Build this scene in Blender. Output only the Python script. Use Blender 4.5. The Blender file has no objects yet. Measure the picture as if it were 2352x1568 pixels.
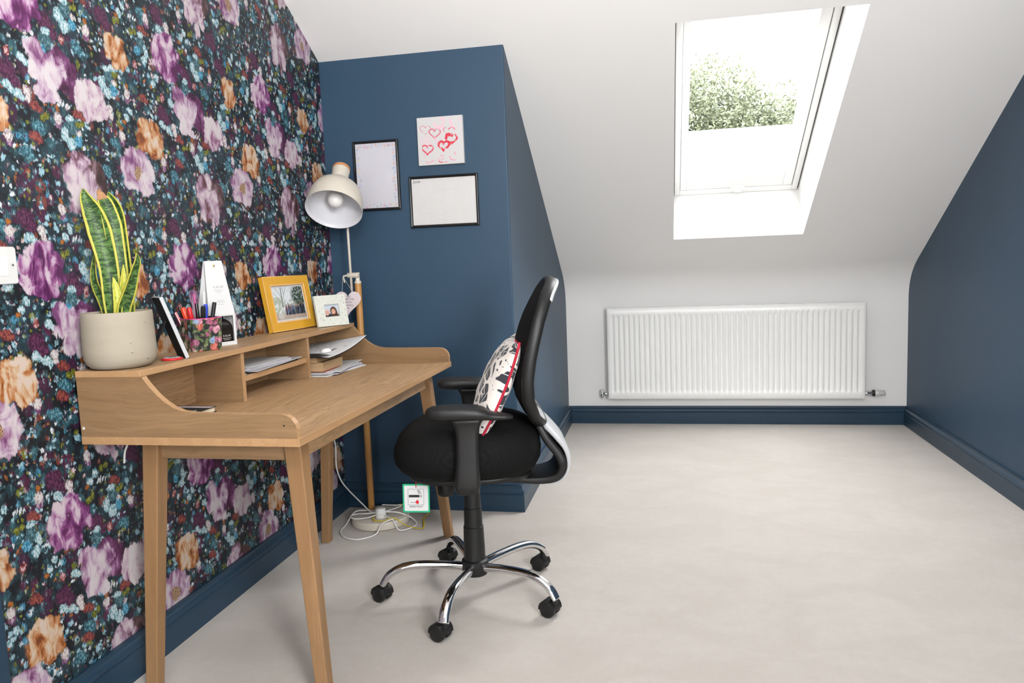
import bpy, bmesh, math, random
import numpy as np
from mathutils import Vector, Matrix

random.seed(7)
SC = bpy.context.scene
COL = SC.collection

# ------------------------------------------------------------------ camera
cam_d = bpy.data.cameras.new('camera')
cam = bpy.data.objects.new('camera', cam_d)
COL.objects.link(cam)
cam_d.sensor_fit = 'HORIZONTAL'
cam_d.sensor_width = 36.0
cam_d.lens = 1725.34 * 36.0 / 2352.0
cam_d.clip_start = 0.05
cam_d.clip_end = 300
YAW, PITCH, ROLL = 0.2010, 0.1089, -0.0390
_f = Vector((-math.sin(YAW) * math.cos(PITCH), math.cos(YAW) * math.cos(PITCH), -math.sin(PITCH)))
_r = Vector((math.cos(YAW), math.sin(YAW), 0))
_u = _r.cross(_f)
r2 = _r * math.cos(ROLL) + _u * math.sin(ROLL)
u2 = _u * math.cos(ROLL) - _r * math.sin(ROLL)
CAMP = Vector((1.4801, -0.3661, 1.1253))
cam.matrix_world = Matrix(((r2.x, u2.x, -_f.x, CAMP.x), (r2.y, u2.y, -_f.y, CAMP.y), (r2.z, u2.z, -_f.z, CAMP.z), (0, 0, 0, 1)))
SC.camera = cam

# ------------------------------------------------------------------ light and exposure
SC.view_settings.view_transform = 'Standard'
SC.view_settings.look = 'None'
SC.view_settings.gamma = 1.0
SC.view_settings.use_curve_mapping = False
SC.view_settings.exposure = 0.0
SC.cycles.max_bounces = 6
SC.cycles.diffuse_bounces = 3
SC.cycles.glossy_bounces = 3
SC.cycles.transparent_max_bounces = 12
SC.cycles.sample_clamp_indirect = 6.0
SC.cycles.caustics_reflective = False
SC.cycles.caustics_refractive = False
SC.cycles.use_denoising = True
SC.cycles.use_adaptive_sampling = True
SC.cycles.adaptive_threshold = 0.05

W = bpy.data.worlds.new('overcast_sky')
SC.world = W
W.use_nodes = True
_bg = W.node_tree.nodes['Background']
_bg.inputs[0].default_value = (0.97, 0.985, 1.0, 1)
_bg.inputs[1].default_value = 8.0


def area_light(name, loc, target, sx, sy, power, color=(1, 1, 1), spread=180):
    d = bpy.data.lights.new(name, 'AREA')
    d.shape = 'RECTANGLE'
    d.size, d.size_y = sx, sy
    d.energy = power
    d.color = color
    d.spread = math.radians(spread)
    o = bpy.data.objects.new(name, d)
    COL.objects.link(o)
    o.location = loc
    o.rotation_euler = (Vector(target) - Vector(loc)).to_track_quat('-Z', 'Y').to_euler()
    return o


# daylight through the roof window and an added, unseen fill light on the right behind the photographer, plus two up-lighters bounced off the ceiling
area_light('skylight_from_right', (2.9, 4.2, 3.2), (0.84, 3.3, 0.8), 1.2, 0.9, 148, (0.98, 0.99, 1.0))
area_light('skylight_from_above', (1.75, 3.7, 3.2), (1.9, 3.5, 1.6), 1.2, 0.8, 112, (0.98, 0.99, 1.0))
area_light('side_fill_light', (2.93, -1.2, 1.45), (1.2, 0.6, 1.0), 1.0, 1.2, 218, (0.99, 0.992, 1.0))
area_light('near_uplight', (1.3, -0.6, 1.5), (1.3, -0.3, 2.42), 0.4, 0.4, 26, (1.0, 0.99, 0.975))
area_light('bounce_uplight', (1.35, 0.05, 1.9), (1.2, 0.75, 2.42), 0.4, 0.4, 34, (1.0, 0.99, 0.975))

# ------------------------------------------------------------------ room numbers
XC, YC, YB, XR, HB = 0.836, 2.850, 4.6576, 2.9626, 0.1172
YF = -5.0
Z0 = 2.025


def slope(y):
    return Z0 - 0.6 * (y - YC)


# ================================================================== mesh helpers
def NB():
    return bmesh.new()


def box(bm, x0, x1, y0, y1, z0, z1):
    v = [bm.verts.new(c) for c in ((x0, y0, z0), (x1, y0, z0), (x1, y1, z0), (x0, y1, z0), (x0, y0, z1), (x1, y0, z1), (x1, y1, z1), (x0, y1, z1))]
    for f in ((3, 2, 1, 0), (4, 5, 6, 7), (0, 1, 5, 4), (1, 2, 6, 5), (2, 3, 7, 6), (3, 0, 4, 7)):
        bm.faces.new([v[i] for i in f])
    return v


def loft(bm, rings, caps=True, closed=False, ring_closed=True):
    R = [[bm.verts.new(p) for p in r] for r in rings]
    n = len(R[0])
    m = len(R)
    for i in range(m if closed else m - 1):
        a, b = R[i], R[(i + 1) % m]
        for j in range(n if ring_closed else n - 1):
            k = (j + 1) % n
            try:
                bm.faces.new((a[j], a[k], b[k], b[j]))
            except ValueError:
                pass
    if caps and not closed and ring_closed:
        bm.faces.new(list(reversed(R[0])))
        bm.faces.new(R[-1])
    return R


def frames(pts, up=Vector((0, 0, 1)), closed=False):
    pts = [Vector(p) for p in pts]
    n = len(pts)
    T = []
    for i in range(n):
        if closed:
            t = pts[(i + 1) % n] - pts[i - 1]
        elif i == 0:
            t = pts[1] - pts[0]
        elif i == n - 1:
            t = pts[-1] - pts[-2]
        else:
            t = pts[i + 1] - pts[i - 1]
        T.append(t.normalized())
    if abs(T[0].dot(up)) > 0.95:
        up = Vector((0, 1, 0)) if abs(T[0].y) < 0.9 else Vector((1, 0, 0))
    N = [(up - T[0] * up.dot(T[0])).normalized()]
    for i in range(1, n):
        v = N[-1] - T[i] * N[-1].dot(T[i])
        N.append(v.normalized() if v.length > 1e-6 else N[-1])
    return pts, T, N


def tube(bm, pts, r, seg=12, closed=False, flat=None, up=Vector((0, 0, 1))):
    pts, T, N = frames(pts, up, closed)
    rings = []
    for i, p in enumerate(pts):
        ri = r[i] if isinstance(r, (list, tuple)) else r
        b = T[i].cross(N[i])
        fl = (flat[i] if isinstance(flat, (list, tuple)) else flat) if flat else 1.0
        rings.append([p + N[i] * (ri * fl * math.cos(a)) + b * (ri * math.sin(a)) for a in [2 * math.pi * k / seg for k in range(seg)]])
    loft(bm, rings, closed=closed)


def smooth_path(ctrl, n=8, closed=False):
    P = [Vector(c) for c in ctrl]
    out = []
    m = len(P)
    rng = range(m) if closed else range(m - 1)
    for i in rng:
        if closed:
            p0, p1, p2, p3 = P[i - 1], P[i], P[(i + 1) % m], P[(i + 2) % m]
        else:
            p0, p1, p2, p3 = P[max(i - 1, 0)], P[i], P[i + 1], P[min(i + 2, m - 1)]
        for k in range(n):
            t = k / n
            out.append(0.5 * ((2 * p1) + (p2 - p0) * t + (2 * p0 - 5 * p1 + 4 * p2 - p3) * t * t + (3 * p1 - p0 - 3 * p2 + p3) * t ** 3))
    if not closed:
        out.append(P[-1])
    return out


def lathe(bm, prof, seg=32, origin=(0, 0, 0), axis=(0, 0, 1)):
    o = Vector(origin)
    a = Vector(axis).normalized()
    x = a.orthogonal().normalized()
    y = a.cross(x)
    rings = []
    for r, z in prof:
        rings.append([o + a * z + x * (max(r, 1e-5) * math.cos(2 * math.pi * k / seg)) + y * (max(r, 1e-5) * math.sin(2 * math.pi * k / seg)) for k in range(seg)])
    loft(bm, rings, caps=True)


def prism(bm, poly, fn, t0, t1):
    """poly: 2-D outline; fn(a, b, t) -> 3-D point"""
    A = [bm.verts.new(fn(a, b, t0)) for a, b in poly]
    B = [bm.verts.new(fn(a, b, t1)) for a, b in poly]
    n = len(poly)
    for i in range(n):
        j = (i + 1) % n
        bm.faces.new((A[i], A[j], B[j], B[i]))
    bm.faces.new(list(reversed(A)))
    bm.faces.new(B)


def rrect(w, h, r, seg=5):
    pts = []
    for cx, cy, a0 in ((w / 2 - r, h / 2 - r, 0), (-w / 2 + r, h / 2 - r, 90), (-w / 2 + r, -h / 2 + r, 180), (w / 2 - r, -h / 2 + r, 270)):
        for k in range(seg + 1):
            a = math.radians(a0 + 90 * k / seg)
            pts.append((cx + r * math.cos(a), cy + r * math.sin(a)))
    return pts


WM = {}


def wm(o):
    return WM.get(o.name, Matrix.Identity(4)) if o is not None else Matrix.Identity(4)


def obj(name, bm, m, parent=None, smooth=False, bevel=0, sub=0, local=False, seg=2, angle=35):
    """link a bmesh as ONE mesh object; shape given in world coordinates unless local"""
    bmesh.ops.recalc_face_normals(bm, faces=bm.faces)
    me = bpy.data.meshes.new(name)
    bm.to_mesh(me)
    bm.free()
    return link(name, me, m, parent, smooth, bevel, sub, local, seg, angle)


def link(name, me, m, parent=None, smooth=False, bevel=0, sub=0, local=False, seg=2, angle=35):
    o = bpy.data.objects.new(name, me)
    COL.objects.link(o)
    if m is not None:
        for mm in (m if isinstance(m, (list, tuple)) else [m]):
            me.materials.append(mm)
    if parent is not None:
        o.parent = parent
        WM[o.name] = wm(parent)
        if not local:
            me.transform(wm(parent).inverted())
    if smooth:
        for p in me.polygons:
            p.use_smooth = True
    if bevel:
        b = o.modifiers.new('bevel', 'BEVEL')
        b.width = bevel
        b.segments = seg
        b.limit_method = 'ANGLE'
        b.angle_limit = math.radians(angle)
    if sub:
        s = o.modifiers.new('sub', 'SUBSURF')
        s.levels = s.render_levels = sub
    return o


def tag(o, label=None, cat=None, group=None, kind=None):
    if label:
        o['label'] = label
    if cat:
        o['category'] = cat
    if group:
        o['group'] = group
    if kind:
        o['kind'] = kind
    return o


def thing(name, label, cat, loc=(0, 0, 0), rotz=0.0, group=None):
    o = bpy.data.objects.new(name, None)
    COL.objects.link(o)
    o.empty_display_size = 0.05
    o.location = loc
    o.rotation_euler = (0, 0, rotz)
    WM[o.name] = Matrix.Translation(loc) @ Matrix.Rotation(rotz, 4, 'Z')
    return tag(o, label, cat, group)


def struct(name, bm, m, label=None, parent=None, **k):
    o = obj(name, bm, m, parent, **k)
    if parent is None:
        tag(o, label, None, None, 'structure')
    return o


def basis(loc, xdir, zdir):
    """matrix whose local x = xdir, local y = zdir (up on the face), local z = outward normal"""
    x = Vector(xdir).normalized()
    y = Vector(zdir)
    y = (y - x * y.dot(x)).normalized()
    z = x.cross(y)
    return Matrix(((x.x, y.x, z.x, loc[0]), (x.y, y.y, z.y, loc[1]), (x.z, y.z, z.z, loc[2]), (0, 0, 0, 1)))


def text_obj(name, body, size, mat4, m, parent, local=False, extrude=0.0003, align='CENTER', space=1.0, shear=0.0):
    c = bpy.data.curves.new('lettering', 'FONT')
    c.body = body
    c.size = size
    c.align_x = align
    c.align_y = 'CENTER'
    c.extrude = extrude
    c.space_character = space
    c.shear = shear
    t = bpy.data.objects.new('lettering', c)
    COL.objects.link(t)
    dg = bpy.context.evaluated_depsgraph_get()
    me = bpy.data.meshes.new_from_object(t.evaluated_get(dg))
    bpy.data.objects.remove(t)
    me.materials.clear()
    me.transform(mat4)
    return link(name, me, m, parent, local=local)


def painted_plane(name, mat4, w, h, nx, ny, fn, m, parent=None):
    """a flat print: grid of w x h metres whose colour attribute 'paint' is fn(u, v) -> rgb (linear), u right, v up in 0..1"""
    us = np.linspace(0, 1, nx)
    vs = np.linspace(0, 1, ny)
    U, V = np.meshgrid(us, vs)
    me = bpy.data.meshes.new(name)
    co = np.stack([(U - 0.5) * w, (V - 0.5) * h, np.zeros_like(U)], -1).reshape(-1, 3)
    idx = np.arange(nx * ny).reshape(ny, nx)
    q = np.stack([idx[:-1, :-1], idx[:-1, 1:], idx[1:, 1:], idx[1:, :-1]], -1).reshape(-1, 4)
    me.from_pydata(co.tolist(), [], q.tolist())
    rgb = np.clip(fn(U, V), 0, 1).reshape(-1, 3)
    a = me.color_attributes.new('paint', 'FLOAT_COLOR', 'POINT')
    a.data.foreach_set('color', np.concatenate([rgb, np.ones((len(rgb), 1))], 1).astype(np.float32).ravel())
    me.transform(mat4)
    return link(name, me, m, parent)


def srgb(r, g, b):
    f = lambda c: (c / 255 / 12.92) if c / 255 <= 0.04045 else ((c / 255 + 0.055) / 1.055) ** 2.4
    return (f(r), f(g), f(b))


# ================================================================== material helpers
class NT:
    dim = '3D'

    def __init__(s, name):
        s.m = bpy.data.materials.new(name)
        s.m.use_nodes = True
        s.t = s.m.node_tree
        s.n = s.t.nodes
        s.n.clear()
        s.out = s.n.new('ShaderNodeOutputMaterial')

    def new(s, typ, **k):
        nd = s.n.new(typ)
        for a, v in k.items():
            setattr(nd, a, v)
        return nd

    def put(s, sock, v):
        if v is None:
            return
        if isinstance(v, bpy.types.NodeSocket):
            s.t.links.new(v, sock)
        elif isinstance(v, (tuple, list)) and sock.type == 'RGBA' and len(v) == 3:
            sock.default_value = (*v, 1)
        else:
            sock.default_value = v

    def math(s, op, a, b=None, c=None, clamp=False):
        nd = s.new('ShaderNodeMath', operation=op, use_clamp=clamp)
        for i, v in enumerate((a, b, c)):
            s.put(nd.inputs[i], v)
        return nd.outputs[0]

    def vmath(s, op, a, b=None, c=None, out=0):
        nd = s.new('ShaderNodeVectorMath', operation=op)
        for i, v in enumerate((a, b, c)):
            if v is not None:
                s.put(nd.inputs[i], v)
        return nd.outputs[out]

    def vscale(s, a, k):
        nd = s.new('ShaderNodeVectorMath', operation='SCALE')
        s.put(nd.inputs[0], a)
        s.put(nd.inputs['Scale'], k)
        return nd.outputs[0]

    def mapping(s, v, loc=(0, 0, 0), rot=(0, 0, 0), scale=(1, 1, 1), typ='POINT'):
        nd = s.new('ShaderNodeMapping', vector_type=typ)
        s.put(nd.inputs['Vector'], v)
        nd.inputs['Location'].default_value = loc
        nd.inputs['Rotation'].default_value = rot
        nd.inputs['Scale'].default_value = scale
        return nd.outputs[0]

    def noise(s, v, scale, detail=2, rough=0.5, dist=0.0, color=False):
        nd = s.new('ShaderNodeTexNoise', noise_dimensions=s.dim)
        s.put(nd.inputs['Vector'], v)
        nd.inputs['Scale'].default_value = scale
        nd.inputs['Detail'].default_value = detail
        nd.inputs['Roughness'].default_value = rough
        nd.inputs['Distortion'].default_value = dist
        return nd.outputs['Color' if color else 'Fac']

    def voronoi(s, v, scale, feature='F1', rand=1.0, metric='EUCLIDEAN'):
        nd = s.new('ShaderNodeTexVoronoi', feature=feature, voronoi_dimensions=s.dim)
        if feature not in ('DISTANCE_TO_EDGE', 'N_SPHERE_RADIUS'):
            nd.distance = metric
        s.put(nd.inputs['Vector'], v)
        nd.inputs['Scale'].default_value = scale
        nd.inputs['Randomness'].default_value = rand
        return nd

    def ramp(s, fac, stops, interp='LINEAR'):
        nd = s.new('ShaderNodeValToRGB')
        cr = nd.color_ramp
        cr.interpolation = interp
        while len(cr.elements) < len(stops):
            cr.elements.new(0.5)
        for e, (p, c) in zip(cr.elements, stops):
            e.position = p
            e.color = (*c, 1) if len(c) == 3 else c
        s.put(nd.inputs[0], fac)
        return nd.outputs[0]

    def smooth(s, v, lo, hi, a=0.0, b=1.0):
        nd = s.new('ShaderNodeMapRange', interpolation_type='SMOOTHSTEP')
        s.put(nd.inputs[0], v)
        nd.inputs[1].default_value = lo
        nd.inputs[2].default_value = hi
        nd.inputs[3].default_value = a
        nd.inputs[4].default_value = b
        return nd.outputs[0]

    def mix(s, f, a, b, blend='MIX'):
        nd = s.new('ShaderNodeMix', data_type='RGBA', blend_type=blend)
        s.put(nd.inputs[0], f)
        s.put(nd.inputs[6], a)
        s.put(nd.inputs[7], b)
        return nd.outputs[2]

    def sep(s, v):
        nd = s.new('ShaderNodeSeparateXYZ')
        s.put(nd.inputs[0], v)
        return nd.outputs

    def sepc(s, c):
        nd = s.new('ShaderNodeSeparateColor')
        s.put(nd.inputs[0], c)
        return nd.outputs

    def comb(s, x, y, z=0.0):
        nd = s.new('ShaderNodeCombineXYZ')
        for i, v in enumerate((x, y, z)):
            s.put(nd.inputs[i], v)
        return nd.outputs[0]

    def coords(s, which='Object'):
        return s.new('ShaderNodeTexCoord').outputs[which]

    def bump(s, h, strength=0.3, dist=0.01):
        nd = s.new('ShaderNodeBump')
        s.put(nd.inputs['Height'], h)
        nd.inputs['Strength'].default_value = strength
        nd.inputs['Distance'].default_value = dist
        return nd.outputs[0]

    def bsdf(s, color=None, rough=0.5, metal=0.0, normal=None, spec=0.5, coat=0.0, sheen=0.0, emit=None, trans=0.0):
        b = s.new('ShaderNodeBsdfPrincipled')
        s.put(b.inputs['Base Color'], color)
        s.put(b.inputs['Roughness'], rough)
        b.inputs['Metallic'].default_value = metal
        b.inputs['Specular IOR Level'].default_value = spec
        b.inputs['Coat Weight'].default_value = coat
        b.inputs['Coat Roughness'].default_value = 0.08
        b.inputs['Sheen Weight'].default_value = sheen
        b.inputs['Transmission Weight'].default_value = trans
        if normal is not None:
            s.put(b.inputs['Normal'], normal)
        s.t.links.new(b.outputs[0], s.out.inputs[0])
        return s.m


def plain(name, c, rough=0.5, metal=0.0, var=0.04, scale=30, bump=0.0, bscale=200, spec=0.5, coat=0.0, sheen=0.0):
    n = NT(name)
    co = n.coords()
    f = n.noise(co, scale, 3)
    col = n.mix(f, tuple(x * (1 - var) for x in c), tuple(min(1, x * (1 + var)) for x in c))
    nm = n.bump(n.noise(co, bscale, 2), bump, 0.002) if bump else None
    return n.bsdf(col, rough, metal, nm, spec, coat, sheen)


def wood(name, axis, light, dark, line=(0.19, 0.118, 0.06), k=1.0):
    n = NT(name)
    co = n.coords()
    sc = [24, 24, 24]
    sc[axis] = 1.0
    fine = [240, 240, 240]
    fine[axis] = 3
    w = n.vmath('ADD', co, n.vscale(n.vmath('SUBTRACT', n.noise(co, 3.0, 2, color=True), (0.5, 0.5, 0.5)), 0.06))
    a = n.noise(n.mapping(w, scale=sc), 1.0, 4, 0.6, 0.6)
    wave = n.math('PINGPONG', n.math('MULTIPLY', a, 9.0), 1.0)
    b = n.noise(n.mapping(w, scale=fine), 1.0, 3, 0.6)
    base = n.mix(n.smooth(a, 0.3, 0.7), dark, light)
    c1 = n.mix(n.math('MULTIPLY', n.smooth(wave, 0.45, 1.0), 0.34 * k), base, line)
    c2 = n.mix(n.math('MULTIPLY', n.smooth(b, 0.48, 0.68), 0.55 * k), c1, line)
    return n.bsdf(c2, 0.42, normal=n.bump(b, 0.08, 0.001), spec=0.35)


def paint_mat(name, rough=0.6, coat=0.0):
    n = NT(name)
    a = n.new('ShaderNodeAttribute', attribute_name='paint')
    return n.bsdf(a.outputs['Color'], rough, coat=coat)


def glass_mat(name, refl=0.08, tint=(1, 1, 1)):
    n = NT(name)
    tr = n.new('ShaderNodeBsdfTransparent')
    tr.inputs[0].default_value = (*tint, 1)
    gl = n.new('ShaderNodeBsdfGlossy')
    gl.inputs['Roughness'].default_value = 0.02
    lw = n.new('ShaderNodeLayerWeight')
    lw.inputs[0].default_value = 0.5
    mx = n.new('ShaderNodeMixShader')
    n.put(mx.inputs[0], n.math('MULTIPLY_ADD', n.math('POWER', lw.outputs['Facing'], 5.0), 0.5, refl * 0.4, clamp=True))
    n.t.links.new(tr.outputs[0], mx.inputs[1])
    n.t.links.new(gl.outputs[0], mx.inputs[2])
    n.t.links.new(mx.outputs[0], n.out.inputs[0])
    return n.m


M = {}
M['white_wall'] = plain('white_emulsion', (0.82, 0.81, 0.795), 0.85, var=0.01, scale=3, bump=0.05, bscale=260)
M['blue_wall'] = plain('blue_emulsion', (0.027, 0.062, 0.106), 0.46, var=0.03, scale=4, bump=0.04, bscale=240, spec=0.34)
M['blue_gloss'] = plain('blue_satin_trim', (0.016, 0.042, 0.073), 0.34, var=0.03, scale=5, spec=0.4)
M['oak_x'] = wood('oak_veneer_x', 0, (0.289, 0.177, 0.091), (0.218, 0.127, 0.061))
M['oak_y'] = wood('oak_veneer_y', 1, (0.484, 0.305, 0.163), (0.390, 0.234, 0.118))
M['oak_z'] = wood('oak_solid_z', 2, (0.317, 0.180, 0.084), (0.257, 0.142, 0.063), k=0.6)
M['oak_edge'] = wood('oak_edging', 1, (0.440, 0.262, 0.130), (0.386, 0.223, 0.105), k=0.35)
M['oak_edge_x'] = wood('oak_edging_x', 0, (0.440, 0.262, 0.130), (0.386, 0.223, 0.105), k=0.35)
M['white_enamel'] = plain('white_enamel', (0.80, 0.80, 0.785), 0.28, var=0.01, spec=0.5)
M['white_plastic'] = plain('white_plastic', (0.60, 0.595, 0.575), 0.3, var=0.01)
M['pvc'] = plain('white_window_lacquer', (0.84, 0.84, 0.82), 0.3, var=0.01)
M['dark_gap'] = plain('dark_gap_shade', (0.05, 0.05, 0.05), 0.6)
M['chrome'] = plain('chrome', (0.78, 0.78, 0.79), 0.07, 1.0, var=0.01)
M['steel'] = plain('brushed_steel', (0.55, 0.55, 0.56), 0.28, 1.0)
M['silver'] = plain('silver_grey_plastic', (0.44, 0.45, 0.46), 0.32, var=0.02)
M['black_plastic'] = plain('black_plastic', (0.0085, 0.0085, 0.0085), 0.46, var=0.1, bump=0.10, bscale=700, spec=0.4)
M['black_gloss'] = plain('black_gloss', (0.008, 0.008, 0.009), 0.16)
M['black_card'] = plain('black_card', (0.006, 0.006, 0.007), 0.75)
M['cream_metal'] = plain('cream_metal', (0.60, 0.55, 0.47), 0.38, var=0.01)
M['white_inner'] = plain('white_gloss_inner', (0.66, 0.66, 0.69), 0.22, var=0.01)
M['cork'] = plain('cork', (0.48, 0.22, 0.09), 0.7, var=0.2, scale=120)
M['bamboo'] = wood('lamp_pole_wood', 2, (0.52, 0.27, 0.085), (0.43, 0.21, 0.06), k=0.4)
M['paper'] = plain('white_paper', (0.60, 0.60, 0.60), 0.8, var=0.02)
M['paper_grey'] = plain('grey_paper', (0.40, 0.39, 0.41), 0.8, var=0.03)
M['cardboard'] = plain('brown_cardboard', (0.42, 0.275, 0.145), 0.8, var=0.06, scale=60)
M['cable_white'] = plain('white_cable', (0.74, 0.73, 0.71), 0.4)
M['cable_yellow'] = plain('yellow_cable', (0.62, 0.47, 0.012), 0.4)
M['mustard'] = plain('mustard_paint', (0.60, 0.315, 0.022), 0.4, var=0.05)
M['mustard_edge'] = plain('mustard_worn_edge', (0.72, 0.42, 0.16), 0.5, var=0.1, scale=90)
M['ink'] = plain('black_ink', (0.01, 0.01, 0.012), 0.6)
M['grey_ink'] = plain('grey_ink', (0.28, 0.28, 0.3), 0.7)
M['red'] = plain('red_plastic', (0.55, 0.016, 0.02), 0.35)
M['orange_red'] = plain('orange_red_plastic', (0.62, 0.06, 0.018), 0.35)
M['pink'] = plain('pink_plastic', (0.55, 0.07, 0.25), 0.4)
M['blue_pen'] = plain('blue_plastic', (0.03, 0.07, 0.5), 0.35)
M['green_card'] = plain('green_card', (0.008, 0.34, 0.165), 0.6)
M['mint'] = plain('mint_card', (0.35, 0.6, 0.45), 0.7)
M['gold'] = plain('gold_stud', (0.72, 0.42, 0.12), 0.25, 1.0)
M['print'] = paint_mat('printed_paper', 0.5)
M['photo'] = paint_mat('photo_print', 0.25)
M['canvas_paint'] = paint_mat('painted_canvas', 0.75)
M['glass'] = glass_mat('window_glass', 0.05)
M['frame_glass'] = glass_mat('picture_glass', 0.05)
M['amber_glass'] = plain('dark_bottle', (0.014, 0.011, 0.010), 0.2)
M['bulb'] = plain('frosted_bulb', (0.80, 0.79, 0.77), 0.2, var=0.01)


def carpet_mat():
    n = NT('cream_carpet')
    co = n.coords()
    big = n.noise(n.mapping(co, rot=(0, 0, 0.5), scale=(1, 1.6, 1)), 3.0, 4, 0.6, 0.8)
    mid = n.noise(co, 24, 3, 0.6)
    fine = n.noise(co, 330, 2, 0.75)
    c = n.mix(n.smooth(big, 0.38, 0.62), (0.485, 0.443, 0.398), (0.518, 0.476, 0.433))
    c = n.mix(n.math('MULTIPLY', n.smooth(mid, 0.35, 0.7), 0.25), c, (0.44, 0.395, 0.352))
    c = n.mix(n.math('MULTIPLY', n.smooth(fine, 0.3, 0.55, 1, 0), 0.42), c, (0.38, 0.33, 0.285))
    h = n.math('ADD', n.math('MULTIPLY', fine, 1.0), n.math('MULTIPLY', mid, 0.8))
    return n.bsdf(c, 0.95, normal=n.bump(h, 0.5, 0.006), spec=0.1, sheen=0.25)


M['carpet'] = carpet_mat()


def mesh_fabric(name, c=(0.008, 0.008, 0.009), scale=300):
    n = NT(name)
    co = n.coords()
    v = n.voronoi(co, scale, rand=0.25)
    c2 = n.mix(n.smooth(v.outputs['Distance'], 0.25, 0.6), (0.0025, 0.0025, 0.0025), c)
    return n.bsdf(c2, 0.8, normal=n.bump(v.outputs['Distance'], 0.18, 0.002), spec=0.12)


M['mesh'] = mesh_fabric('black_mesh_fabric')
M['seat_fabric'] = mesh_fabric('black_seat_fabric', (0.0085, 0.0085, 0.0085), 300)


def concrete_mat():
    n = NT('cast_stone')
    co = n.coords()
    a = n.noise(n.mapping(co, scale=(6, 6, 40)), 1.0, 4, 0.6)
    c = n.mix(a, (0.31, 0.272, 0.208), (0.37, 0.328, 0.258))
    pits = n.noise(n.mapping(co, scale=(70, 70, 160)), 1.0, 2, 0.5)
    gate = n.noise(co, 22, 2)
    pit = n.math('MULTIPLY', n.smooth(pits, 0.70, 0.76), n.smooth(gate, 0.52, 0.58))
    c = n.mix(pit, c, (0.09, 0.07, 0.05))
    h = n.math('SUBTRACT', a, n.math('MULTIPLY', pit, 2.0))
    return n.bsdf(c, 0.75, normal=n.bump(h, 0.25, 0.003), spec=0.3)


M['concrete'] = concrete_mat()


def leaf_mat():
    n = NT('snake_plant_leaf')
    uv = n.coords('UV')
    x, y, _ = n.sep(uv)
    edge = n.math('ABSOLUTE', n.math('SUBTRACT', x, 0.5))
    wob = n.noise(n.mapping(uv, scale=(1.8, 24, 1)), 1.0, 4, 0.65, 1.2)
    band = n.smooth(wob, 0.42, 0.58)
    c = n.mix(band, (0.012, 0.036, 0.010), (0.085, 0.165, 0.038))
    e2 = n.math('ADD', edge, n.math('MULTIPLY', n.math('SUBTRACT', n.noise(n.mapping(uv, scale=(1, 14, 1)), 1.0, 2), 0.5), 0.05))
    c = n.mix(n.smooth(e2, 0.385, 0.41), c, (0.40, 0.37, 0.05))
    return n.bsdf(c, 0.45, spec=0.3)


M['leaf'] = leaf_mat()


def yellow_leaf_mat():
    n = NT('yellow_margin_leaf')
    uv = n.coords('UV')
    w = n.noise(n.mapping(uv, scale=(3, 18, 1)), 1.0, 3, 0.6)
    c = n.mix(n.smooth(w, 0.45, 0.7), (0.46, 0.44, 0.05), (0.20, 0.27, 0.04))
    return n.bsdf(c, 0.4)


M['leaf_yellow'] = yellow_leaf_mat()


def cushion_mat():
    n = NT('patterned_cotton')
    uv = n.coords('UV')
    w = n.vmath('ADD', uv, n.vscale(n.vmath('SUBTRACT', n.noise(uv, 5, 2, color=True), (0.5, 0.5, 0.5)), 0.09))
    pw = n.mapping(w, rot=(0, 0, 0.5), scale=(1.0, 0.70, 1))
    v = n.voronoi(pw, 8.5)
    ed = n.voronoi(pw, 8.5, 'DISTANCE_TO_EDGE').outputs['Distance']
    d = v.outputs['Distance']
    cr, cg, cb = [o for o in n.sep(v.outputs['Color'])]
    cell = n.math('LESS_THAN', cr, 0.66)
    big = n.math('MULTIPLY', n.smooth(ed, 0.075, 0.10), cell)
    inner = n.math('MULTIPLY', n.smooth(n.math('MULTIPLY_ADD', cb, 0.12, d), 0.20, 0.23, 1, 0), n.smooth(cg, 0.35, 0.36))
    veins = n.smooth(n.math('ABSOLUTE', n.math('SUBTRACT', n.noise(w, 9, 1), 0.5)), 0.012, 0.022, 1, 0)
    v2 = n.voronoi(n.mapping(w, scale=(1.0, 0.8, 1)), 27.0)
    dots = n.math('MULTIPLY', n.smooth(v2.outputs['Distance'], 0.30, 0.34, 1, 0), n.math('SUBTRACT', 1.0, cell))
    dots = n.math('MULTIPLY', dots, n.smooth(ed, 0.05, 0.07))
    on = n.math('MULTIPLY', big, n.math('SUBTRACT', 1.0, inner))
    on = n.math('MULTIPLY', on, n.math('SUBTRACT', 1.0, veins))
    on = n.math('MAXIMUM', on, dots)
    c = n.mix(on, (0.70, 0.645, 0.60), (0.032, 0.036, 0.045))
    return n.bsdf(c, 0.85, normal=n.bump(n.noise(uv, 150, 2), 0.15, 0.003), sheen=0.2, spec=0.2)


M['cushion'] = cushion_mat()
M['piping'] = plain('red_piping', (0.42, 0.008, 0.03), 0.8)


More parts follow.
